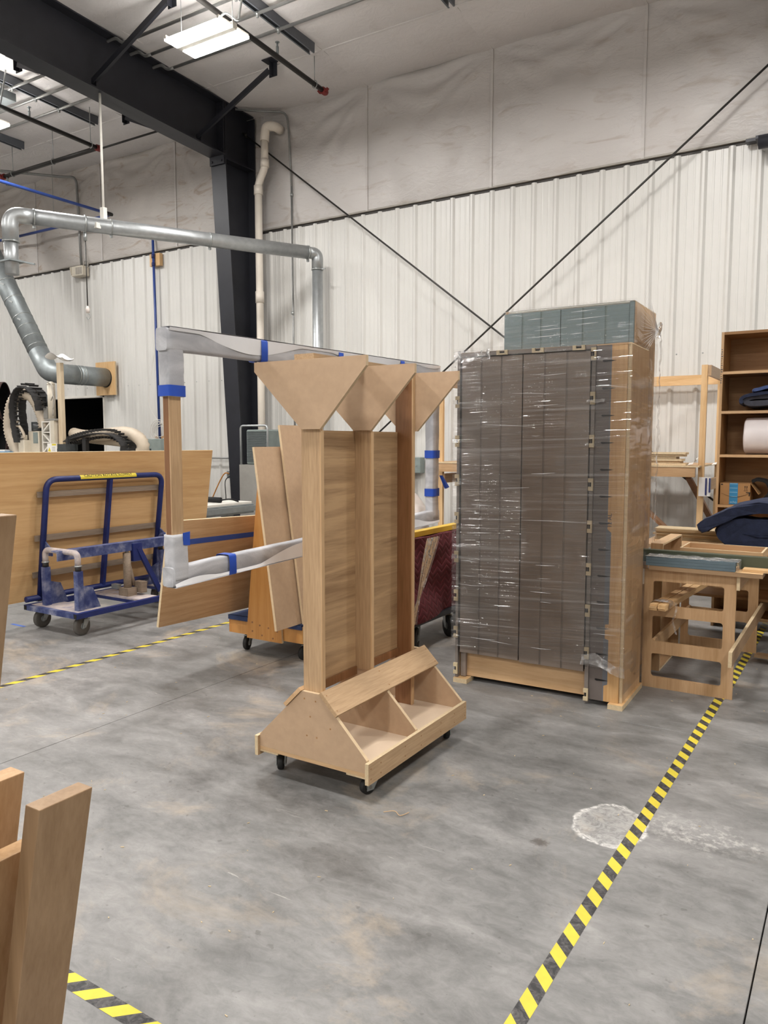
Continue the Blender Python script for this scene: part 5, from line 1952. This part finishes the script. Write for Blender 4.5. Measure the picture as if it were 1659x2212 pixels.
# ================================================================ LUMBER RACK along the wall
t = thing('lumber_rack', 'pine lumber rack with posts, braced shelf and top beam along the wall', 'rack', (-2.9, 9.2, 0))
for x0, y0 in ((-1.495, 8.74), (-4.62, 8.74), (-3.05, 8.74)):
    tp = 2.360
    MB().bx(x0, x0 + .060, y0, y0 + .045, 0, tp, edge='y').build('post', ['pine_z', 'pine_z'], t)
    MB().bx(x0 + .005, x0 + .055, 9.78, 9.86, 0, tp - .02).build('post', 'pine_z', t)
    MB().bx(x0 + .061, x0 + .096, 8.745, 9.87, tp - .115, tp - .005).build('top_arm', 'stock_y', t)
    MB().bx(x0 + .061, x0 + .094, 8.745, 9.80, 1.03, 1.15).build('lower_arm', 'birch_y', t)
MB().bx(-4.70, -1.36, 9.92, 9.955, 2.235, 2.352).build('top_beam', 'pine_x', t)
MB().bx(-4.62, -1.50, 8.60, 8.635, 1.180, 1.284).build('shelf_apron', 'birch_x', t)
MB().bx(-4.62, -1.46, 8.595, 9.855, 1.2845, 1.302, edge='z').build('shelf_board', ['birch_x', 'ply_edge'], t)
for xa, xb in ((-2.42, -1.49), (-4.0, -3.05)):
    MB().bar((xa, 8.70, 1.18), (xb, 8.70, .34), .030, .14, (0, 1, 0)).build('brace', 'brown_z', t)
MB().bar((-1.60, 8.80, 1.17), (-1.40, 9.76, .45), .030, .06, (1, 0, 0)).build('brace', 'brown_z', t)
t = thing('wrapped_moulding', 'short moulding in white and blue wrapping hooked on the rack post arm', 'board', (-1.41, 8.6, 1.15))
m = MB()
m.bx(-1.475, -1.36, 8.70, 8.735, .975, 1.175)
m.noisy(.008, 15, 3)
m.build('wrapping', 'paper', t)
m = MB()
m.bx(-1.41, -1.395, 8.688, 8.737, .99, 1.17)
m.bx(-1.373, -1.36, 8.688, 8.737, 1.02, 1.17)
m.build('blue_stripe', 'cart_blue', t)
random.seed(9)
for k, (x0, x1, y0, y1, z0, lab) in enumerate(((-1.98, -1.60, 8.62, 8.80, 1.3025, 'lowest'), (-2.0, -1.66, 8.64, 8.82, 1.3255, 'second'), (-1.99, -1.64, 8.62, 8.80, 1.3485, 'third'), (-2.0, -1.70, 8.63, 8.81, 1.3715, 'fourth'), (-2.0, -1.62, 8.62, 8.80, 1.395, 'fifth'), (-2.02, -1.60, 8.60, 8.78, 1.4185, 'topmost'))):
    tag(MB().bx(x0, x1, y0, y1, z0, z0 + .022, edge='z').build('offcut', ['pine_x', 'ply_edge']), lab + ' plywood offcut in the small pile on the lumber rack shelf', 'wood offcut', 'offcuts on the rack shelf')
for zz, lab in ((1.3025, 'pale wood block on the rack shelf left of the grey-brown cabinet, lower one'),):
    tag(MB().bx(-4.25, -3.95, 8.62, 8.72, zz, zz + .05, bev=.003).build('wood_block', 'pine_x'), lab, 'wood block')
t = thing('wood_stand', 'two pale wooden ledges one above the other on the rack shelf, left of the cabinet', 'stand', (-4.1, 8.8, 1.35))
MB().bx(-4.22, -3.9, 8.80, 8.95, 1.3025, 1.42).build('stand', 'white_paint', t)
MB().bx(-4.30, -3.9, 8.76, 8.96, 1.42, 1.455).build('ledge', 'pine_x', t)
MB().bx(-4.22, -3.9, 8.80, 8.95, 1.455, 1.60).build('stand', 'white_paint', t)
MB().bx(-4.30, -3.9, 8.76, 8.96, 1.60, 1.645).build('ledge', 'pine_x', t)
for (x0, x1, y, lab) in ((-1.59, -1.50, 8.66, 'bent strip of white and brown paper on the rack shelf left of its end post'), (-1.38, -1.30, 8.85, 'folded white paper strip behind the rack end post')):
    m = MB()
    m.grid(lambda u, v: Vector((x0 + (x1 - x0) * u, y + .12 * v, 1.306 + .05 * u * u * (1 + .5 * math.sin(u * 9)) + .02 * v)), 14, 4)
    tag(m.build('paper_strip', 'paper'), lab, 'paper')

# ================================================================ CNC ROUTER behind the big sheet
t = thing('cnc_router', 'cream coloured router machine with hoses and cable chains behind the big sheet', 'machine', (-10, 7.2, 0))
MB().bx(-12.2, -6.98, 6.35, 7.88, .60, .72, bev=.004).build('bed', 'galv_dull', t)
MB().bx(-12.1, -7.0, 6.36, 7.86, .7205, .752, bev=.003).build('bed_surface', 'white_paint', t)
m = MB()
m.bx(-12.2, -6.96, 6.30, 6.345, .61, .70)
m.build('side_guide', 'machine_grey', t)
MB().bx(-6.978, -6.94, 6.34, 7.90, .63, .70).build('end_guide', 'galv_dull', t)
for x in (-12.0, -9.6, -7.3):
    for y in (6.45, 7.70):
        MB().bx(x - .06, x + .06, y - .06, y + .06, 0, .60).build('leg', 'machine_grey', t)
MB().bx(-11.3, -10.0, 7.15, 7.75, .753, 1.38, bev=.01).build('gantry', 'cream_metal', t)
# lattice tower
m = MB()
TX0, TX1, TZ0, TZ1, TY = -10.78, -10.56, 1.38, 1.87, 7.33
for x in (TX0, TX1 - .025):
    m.bx(x, x + .025, TY, TY + .10, TZ0, TZ1)
for z in (TZ0, TZ0 + .155, TZ0 + .31, TZ1 - .02):
    m.bx(TX0 + .025, TX1 - .025, TY, TY + .10, z, z + .018)
for k in range(3):
    z0 = TZ0 + .155 * k + .018
    m.bar((TX0 + .03, TY + .05, z0 + (.0 if k != 1 else .125)), (TX1 - .03, TY + .05, z0 + (.125 if k != 1 else .0)), .02, .10, (0, 1, 0))
m.build('lattice_bracket', 'white_paint', t)
MB().bx(-10.56, -10.47, 7.33, 7.48, 1.45, 1.88).build('cover_plate', 'cream_metal', t)
MB().bx(TX0 + .02, TX1 - .02, TY + .11, TY + .14, TZ0, TZ1).build('dark_plate', 'glass_dark', t)
# head, column tube and post
m = MB()
m.cyl((-10.605, 7.40, 1.90), (-10.605, 7.40, 2.44), .058, 16)
m.lathe((-10.605, 7.40, 2.42), (0, 0, 1), [(0, .062), (.03, .05), (.05, .02)], 14)
m.build('cylinder', 'cream_metal', t)
m = MB()
m.bx(-10.70, -10.44, 7.33, 7.48, 1.875, 1.905)
m.bx(-10.76, -10.66, 7.36, 7.50, 1.91, 2.09)
m.build('motor_mount', 'machine_grey', t)
MB().cyl((-10.70, 7.42, 2.09), (-10.70, 7.42, 2.26), .04, 14).build('motor_cap', 'glass_dark', t)
MB().bx(-10.43, -10.34, 7.38, 7.44, 1.381, 2.74).build('wood_post', 'pale_post', t)
MB().bx(-10.50, -10.432, 7.42, 7.47, 1.381, 1.87).build('wood_post', 'shelf_z', t)
m = MB()
def scoop(u, v):
    a = -1.15 + 2.3 * u
    return Vector((-10.60 + .42 * v, 7.41 + .11 * math.sin(a), 2.80 + .06 * (1 - math.cos(a)) + .045 * math.sin(v * 5.2)))
m.grid(scoop, 14, 18)
m.grid(lambda u, v: scoop(u, v) + Vector((0, 0, .012)), 14, 18)
m.build('hose_saddle', 'paper', t)
m = MB()
m.bx(-11.13, -10.86, 7.33, 7.50, 1.38, 1.72, bev=.01)
m.build('servo_box', 'cream_metal', t)
MB().bx(-10.99, -10.88, 7.322, 7.33, 1.53, 1.70).build('grey_label', 'panel_grey', t)
MB().cyl((-10.99, 7.42, 1.72), (-10.99, 7.42, 1.86), .10, 18).build('black_cap', 'glass_dark', t)
m = MB()
m.bx(-11.23, -11.08, 7.22, 7.34, 1.36, 1.58, bev=.008)
m.cyl((-11.15, 7.28, 1.58), (-11.15, 7.28, 1.66), .045, 12)
m.build('connector', 'cream_metal', t)
# ribbed hoses and cable chains
def hose(pts, r, name='ribbed_hose', mat='hose_tan'):
    P = resample(smooth_path(pts, 10), .024)
    m = MB()
    m.tube(P, [r * (1 + (.09 if i % 2 else -.10)) for i in range(len(P))], 14)
    m.build(name, mat, t)
def chain(pts, wd, ht):
    P = resample(smooth_path(pts, 10), .075)
    m = MB()
    for i, (a, b) in enumerate(zip(P, P[1:])):
        d = (b - a).normalized()
        for s in (-1, 1):
            o = Vector((0, wd / 2 * s, 0))
            m.bar(a + o - d * .006, b + o + d * .006, .016, ht if i % 2 else ht * .9, (0, 1, 0) if False else (0, 1, 0))
        n = d.cross(Vector((0, 1, 0)))
        for s in (-1, 1):
            m.bar((a + b) / 2 + n * ht * .42 * s - Vector((0, wd / 2, 0)), (a + b) / 2 + n * ht * .42 * s + Vector((0, wd / 2, 0)), .03, .012, tuple(d))
    m.build('cable_chain', 'chain_black', t)
hose([(-11.20, 7.30, 1.20), (-11.40, 7.30, 1.45), (-11.55, 7.30, 1.75), (-11.52, 7.32, 2.08), (-11.38, 7.34, 2.26), (-11.22, 7.36, 2.31), (-11.04, 7.38, 2.26), (-10.92, 7.40, 2.10), (-10.84, 7.42, 1.88), (-10.82, 7.42, 1.76)], .095)
chain([(-11.18, 7.26, 1.55), (-11.24, 7.26, 1.80), (-11.27, 7.26, 2.10), (-11.22, 7.28, 2.30), (-11.08, 7.30, 2.39), (-10.92, 7.32, 2.36), (-10.78, 7.34, 2.22), (-10.74, 7.36, 2.02)], .16, .13)
chain([(-10.3, 7.50, 1.56), (-9.9, 7.40, 1.62), (-9.45, 7.36, 1.67), (-9.10, 7.34, 1.66), (-8.88, 7.34, 1.58), (-8.80, 7.34, 1.46), (-8.88, 7.34, 1.36)], .16, .13)
hose([(-10.33, 7.56, 1.68), (-9.95, 7.5, 1.64), (-9.45, 7.46, 1.66), (-9.0, 7.44, 1.68), (-8.72, 7.42, 1.62), (-8.60, 7.42, 1.50), (-8.66, 7.42, 1.38)], .085)
hose([(-10.33, 7.62, 1.62), (-9.8, 7.6, 1.58), (-9.3, 7.56, 1.55), (-8.95, 7.5, 1.52)], .06)
m = MB()
m.tube(smooth_path([(-11.30, 7.24, 1.70), (-11.36, 7.22, 1.76), (-11.2, 7.22, 1.80), (-11.12, 7.24, 1.70), (-11.10, 7.25, 1.62)], 6), .022, 10)
m.tube(smooth_path([(-11.34, 7.24, 1.68), (-11.28, 7.22, 1.82), (-11.22, 7.24, 1.88)], 6), .016, 10)
m.build('cream_cable', 'hose_tan', t)
m = MB()
m.tube(smooth_path([(-10.60, 7.34, 2.46), (-10.50, 7.34, 2.40), (-10.47, 7.34, 2.20), (-10.50, 7.34, 1.95)], 6), .010, 8)
m.tube(smooth_path([(-10.48, 7.33, 2.05), (-10.44, 7.33, 2.14), (-10.46, 7.33, 2.24), (-10.52, 7.33, 2.18)], 6), .008, 8)
m.build('thin_cable', 'trim_grey', t)
MB().bx(-10.28, -8.95, 7.10, 7.60, 1.30, 1.392, bev=.003).build('cross_beam', 'cream_metal', t)
for x in (-10.1, -9.05):
    MB().bx(x - .06, x + .06, 7.2, 7.5, .753, 1.30).build('beam_leg', 'machine_grey', t)
MB().bx(-10.02, -9.98, 7.2, 7.24, 1.392, 1.60).build('sensor_stalk', 'chain_black', t)
MB().bx(-9.78, -9.70, 7.3, 7.36, 1.392, 1.62).build('sensor_stalk', 'chain_black', t)
lab = MB().bx(-10.31, -10.09, 7.094, 7.0995, 1.395, 1.53).build('warning_label', 'paper', t)
MB().prism([(-10.30, 7.0932, 1.41), (-10.225, 7.0932, 1.41), (-10.262, 7.0932, 1.475)], (0, .0006, 0)).build('warning_triangle', 'yellow_tape', lab)
MB().bx(-10.20, -10.10, 7.0932, 7.0938, 1.498, 1.525).build('warning_band', 'yellow_tape', lab)
m = MB()
for k in range(5):
    m.bx(-10.20, -10.115 - .01 * (k % 2), 7.0932, 7.0938, 1.415 + k * .015, 1.420 + k * .015)
m.build('warning_lines', 'machine_grey', lab)
MB().bx(-10.08, -9.88, 7.1, 7.3, 1.392, 1.52).build('dark_guard', 'glass_dark', t)

t = thing('control_box', 'grey control box with a red switch behind the hose loop by the doorway', 'electrical box', (-9.2, 7.9, 0))
MB().bx(-9.55, -8.95, 8.05, 8.35, 1.22, 1.60, bev=.006).build('case', 'panel_grey', t)
MB().bx(-9.70, -9.56, 8.05, 8.3, 1.22, 1.62).build('side_case', 'paper', t)
MB().bx(-9.24, -9.16, 8.035, 8.05, 1.34, 1.45).build('switch', 'glass_dark', t)
MB().bx(-9.22, -9.18, 8.025, 8.035, 1.36, 1.42).build('red_knob', 'red_paint', t)
MB().bx(-9.35, -9.15, 8.12, 8.28, 0, 1.22).build('stand', 'machine_grey', t)

for (bx, lab) in ((-12.15, 'blue edged papers lying on the router beam at the far left'),):
    o = MB().bx(-12.2, -11.35, 7.12, 7.45, 1.384, 1.40).build('paper_stack', 'print_blue')
    tag(o, lab, 'paper')
    MB().bx(-12.2, -11.45, 7.13, 7.44, 1.4005, 1.425).build('top_sheets', 'paper', o)
MB().bx(-12.25, -11.302, 7.05, 7.75, .753, 1.383).build('paper_shelf', 'machine_grey', bpy.data.objects['cnc_router'])

# dark round ducts stacked on a stand at the left edge
t = thing('duct_stand', 'dark steel stand under the brown round ducts at the left edge', 'stand', (-14.5, 9, 0))
m = MB()
m.bx(-16.2, -13.9, 7.9, 9.75, 1.17, 1.22)
for x in (-16.15, -14.0):
    for y in (7.95, 9.6):
        m.bx(x, x + .06, y, y + .06, 0, 1.17)
m.build('frame', 'steel_dark', t)
DAX = Vector((.75, .66, 0)).normalized()
def round_duct(name, c, r, L, lab):
    m = MB()
    m.lathe(c, DAX, [(-.02, r - .012), (-L + .1, r - .012), (-L + .1, .01)], 40, 1)
    m.lathe(c, DAX, [(-L, r), (-.02, r), (0, r), (0, r - .012)], 40, 0)
    bmesh.ops.delete(m.bm, geom=[f for f in m.bm.faces if len(f.verts) > 4], context='FACES_ONLY')
    return tag(m.build(name, ['duct_brown', 'dark_void']), lab, 'duct', 'brown ducts at the left edge')
DPX = Vector((-DAX.y, DAX.x, 0))
DC = Vector((-14.35, 9.0, 0))
round_duct('round_duct', DC - DPX * .405 + Vector((0, 0, 1.222 + .40)), .40, 1.6, 'brown round duct at the far left, lower front one of the stack')
round_duct('round_duct', DC + DPX * .405 + Vector((0, 0, 1.222 + .40)), .40, 1.6, 'brown round duct at the far left, lower one nearest the wall')
round_duct('round_duct', DC + Vector((0, 0, 1.622 + .70)), .40, 1.6, 'large brown round duct on top of the stack at the far left')

# things seen between column, sheets and display rack
t = thing('air_cooler', 'grey grille unit with a bent tube frame beside the cream downpipe', 'appliance', (-8.0, 9.3, 0))
MB().bx(-8.16, -7.72, 9.05, 9.40, 1.20, 1.74, bev=.02).build('body', 'panel_grey', t)
m = MB()
for k in range(18):
    m.bx(-8.13, -7.75, 9.035, 9.05, 1.25 + k * .026, 1.262 + k * .026)
m.build('grille', 'grille', t)
m = MB()
m.tube(round_path([(-8.22, 9.0, 1.2), (-8.22, 9.0, 1.80), (-7.68, 9.0, 1.80), (-7.68, 9.0, 1.2)], .06, 5), .016, 10)
m.build('tube_frame', 'galvanised', t)
m = MB()
m.bx(-8.24, -7.66, 8.98, 9.42, 0, 1.20)
m.build('cabinet_base', 'machine_grey', t)
t = thing('flex_hose', 'beige ribbed hose curving behind the taped plywood sheet', 'hose', (-6.7, 7.7, .5))
P = resample(smooth_path([(-6.55, 8.05, .95), (-6.62, 7.95, .80), (-6.72, 7.85, .55), (-6.80, 7.75, .25), (-6.7, 7.6, .09)], 10), .02)
MB().tube(P, [.085 * (1 + (.06 if i % 2 else -.06)) for i in range(len(P))], 14).build('hose', 'hose_tan', t)
t = thing('hand_tools', 'black power tools lying on the router bed end', 'tool', (-7.3, 7.2, .76))
m = MB()
m.bx(-7.55, -7.20, 7.05, 7.14, .753, .80, bev=.01)
m.build('handle', 'glass_dark', t)
m = MB()
m.cyl((-7.50, 7.32, .80), (-7.14, 7.42, .79), .036, 12)
m.tube(smooth_path([(-7.14, 7.42, .79), (-7.05, 7.50, .80), (-7.02, 7.6, .77), (-7.1, 7.7, .76)], 5), .010, 8)
m.build('body', 'black_soft', t)
t = thing('plastic_bag', 'pale plastic bag behind the lower right corner of the wrapped frame', 'bag', (-5.45, 9.5, 0))
m = MB()
bmesh.ops.create_icosphere(m.bm, subdivisions=4, radius=1, matrix=Matrix.Translation((-5.42, 9.25, .42)) @ Matrix.Diagonal((.36, .30, .42, 1)))
m.noisy(.07, 5, 3)
m.noisy(.03, 14, 5)
for v in m.bm.verts:
    v.co.z = max(.004, v.co.z)
for f in m.bm.faces:
    f.smooth = True
m.build('bag', 'bag_white', t)

# ================================================================ FOREGROUND STOCK at left
LEAN = 0.231
def stock(label, x, z, y0, y1, th, mat):
    """board standing on the floor, broad face to +X, its top leaning the same way as its neighbours"""
    xf = x - LEAN * z
    m = MB()
    m.hexa([(xf, y0, 0), (xf, y1, 0), (xf - th, y1, 0), (xf - th, y0, 0), (x, y0, z), (x, y1, z), (x - th, y1, z), (x - th, y0, z)])
    bmesh.ops.bevel(m.bm, geom=list(m.bm.edges), offset=.0018, segments=2, affect='EDGES', profile=.5)
    return tag(m.build('wood_board', mat), label, 'board', 'wood boards standing at the left edge')
stock('nearest wood board at lower left, its slanted top end in full view', -1.023, 1.0, .667, .761, .036, 'stock_z')
stock('tallest wood board at the left edge, cut off by the photo border', -.990, 1.45, .540, .631, .036, 'stock_z')
stock('short wood board at lower left with its pale end showing behind the nearest board', -1.111, .900, .636, .725, .036, 'birch_z')
stock('small wood board at lower left standing behind the short one', -1.168, 1.000, .662, .738, .040, 'birch_z')

# ================================================================ HAZARD TAPE on the floor
def hazard(name, label, a, b, wd, pitch, slant, z=.0006, gaps=()):
    """striped floor tape: alternating yellow and black parallelograms"""
    t = thing(name, label, 'floor tape', (a[0], a[1], 0), 'hazard tape strips on the floor')
    a, b = Vector((*a, z)), Vector((*b, z))
    d = (b - a).normalized()
    n = Vector((-d.y, d.x, 0))
    L = (b - a).length
    m = MB()
    def quad(p, mi):
        vs = [m.bm.verts.new(q) for q in p]
        m.bm.faces.new(vs).material_index = mi
    s = -wd
    k = 0
    h = pitch / 2
    while s < L + wd:
        poly = []
        # clip each slanted stripe to the strip's ends
        lo0, lo1 = max(0, min(L, s)), max(0, min(L, s + h))
        hi0, hi1 = max(0, min(L, s + slant * wd)), max(0, min(L, s + h + slant * wd))
        if not (lo1 - lo0 < 1e-5 and hi1 - hi0 < 1e-5):
            quad([a + d * lo0 - n * wd / 2, a + d * lo1 - n * wd / 2, a + d * hi1 + n * wd / 2, a + d * hi0 + n * wd / 2], k % 2)
        s += h
        k += 1
    ob = m.build('tape', ['yellow_tape', 'tape_black'], t)
    return t
hazard('hazard_tape', 'yellow and black floor tape running away at right towards the worktable', (-.728, 1.2), (-.672, 4.98), .052, .118, 1.0)
hazard('hazard_tape', 'short yellow and black floor tape under the worktable side rail', (-.660, 5.1), (-.640, 8.2), .052, .118, 1.0)
hazard('hazard_tape', 'yellow and black floor tape crossing left of the display rack', (-4.595, 2.0), (-4.575, 7.2), .052, .150, -1.0)
hazard('hazard_tape', 'yellow and black floor tape at the bottom left corner of the photo', (-2.6, 1.305), (-1.0, 1.285), .055, .118, 1.0)
o = MB().bx(-6.12, -5.93, 3.79, 3.82, .0004, .001).build('blue_floor_tape', 'blue_mark')
tag(o, 'faded blue tape mark on the floor left of the blue tilting cart', 'floor tape')

# bits on the floor
t = tag(MB().tube(smooth_path([(-1.64, 2.63, .004), (-1.60, 2.655, .008), (-1.565, 2.64, .004), (-1.545, 2.68, .006)], 5), .0013, 6).build('wood_shaving', 'pine_x'), 'thin curled wood shaving on the floor right of the display rack', 'shaving')
random.seed(31)
m = MB()
for k in range(150):
    x, y = random.uniform(-4.5, -.1), random.uniform(1.2, 6.0)
    a = random.uniform(0, PI)
    L, w2 = random.uniform(.003, .014), random.uniform(.0012, .0035)
    m.obox((x, y, .0016), (L, w2, .0022), Matrix.Rotation(a, 3, 'Z'))
o = m.build('wood_chips', 'ply_edge')
o['kind'] = 'stuff'
tag(o, 'tiny wood chips scattered over the concrete floor', 'debris')
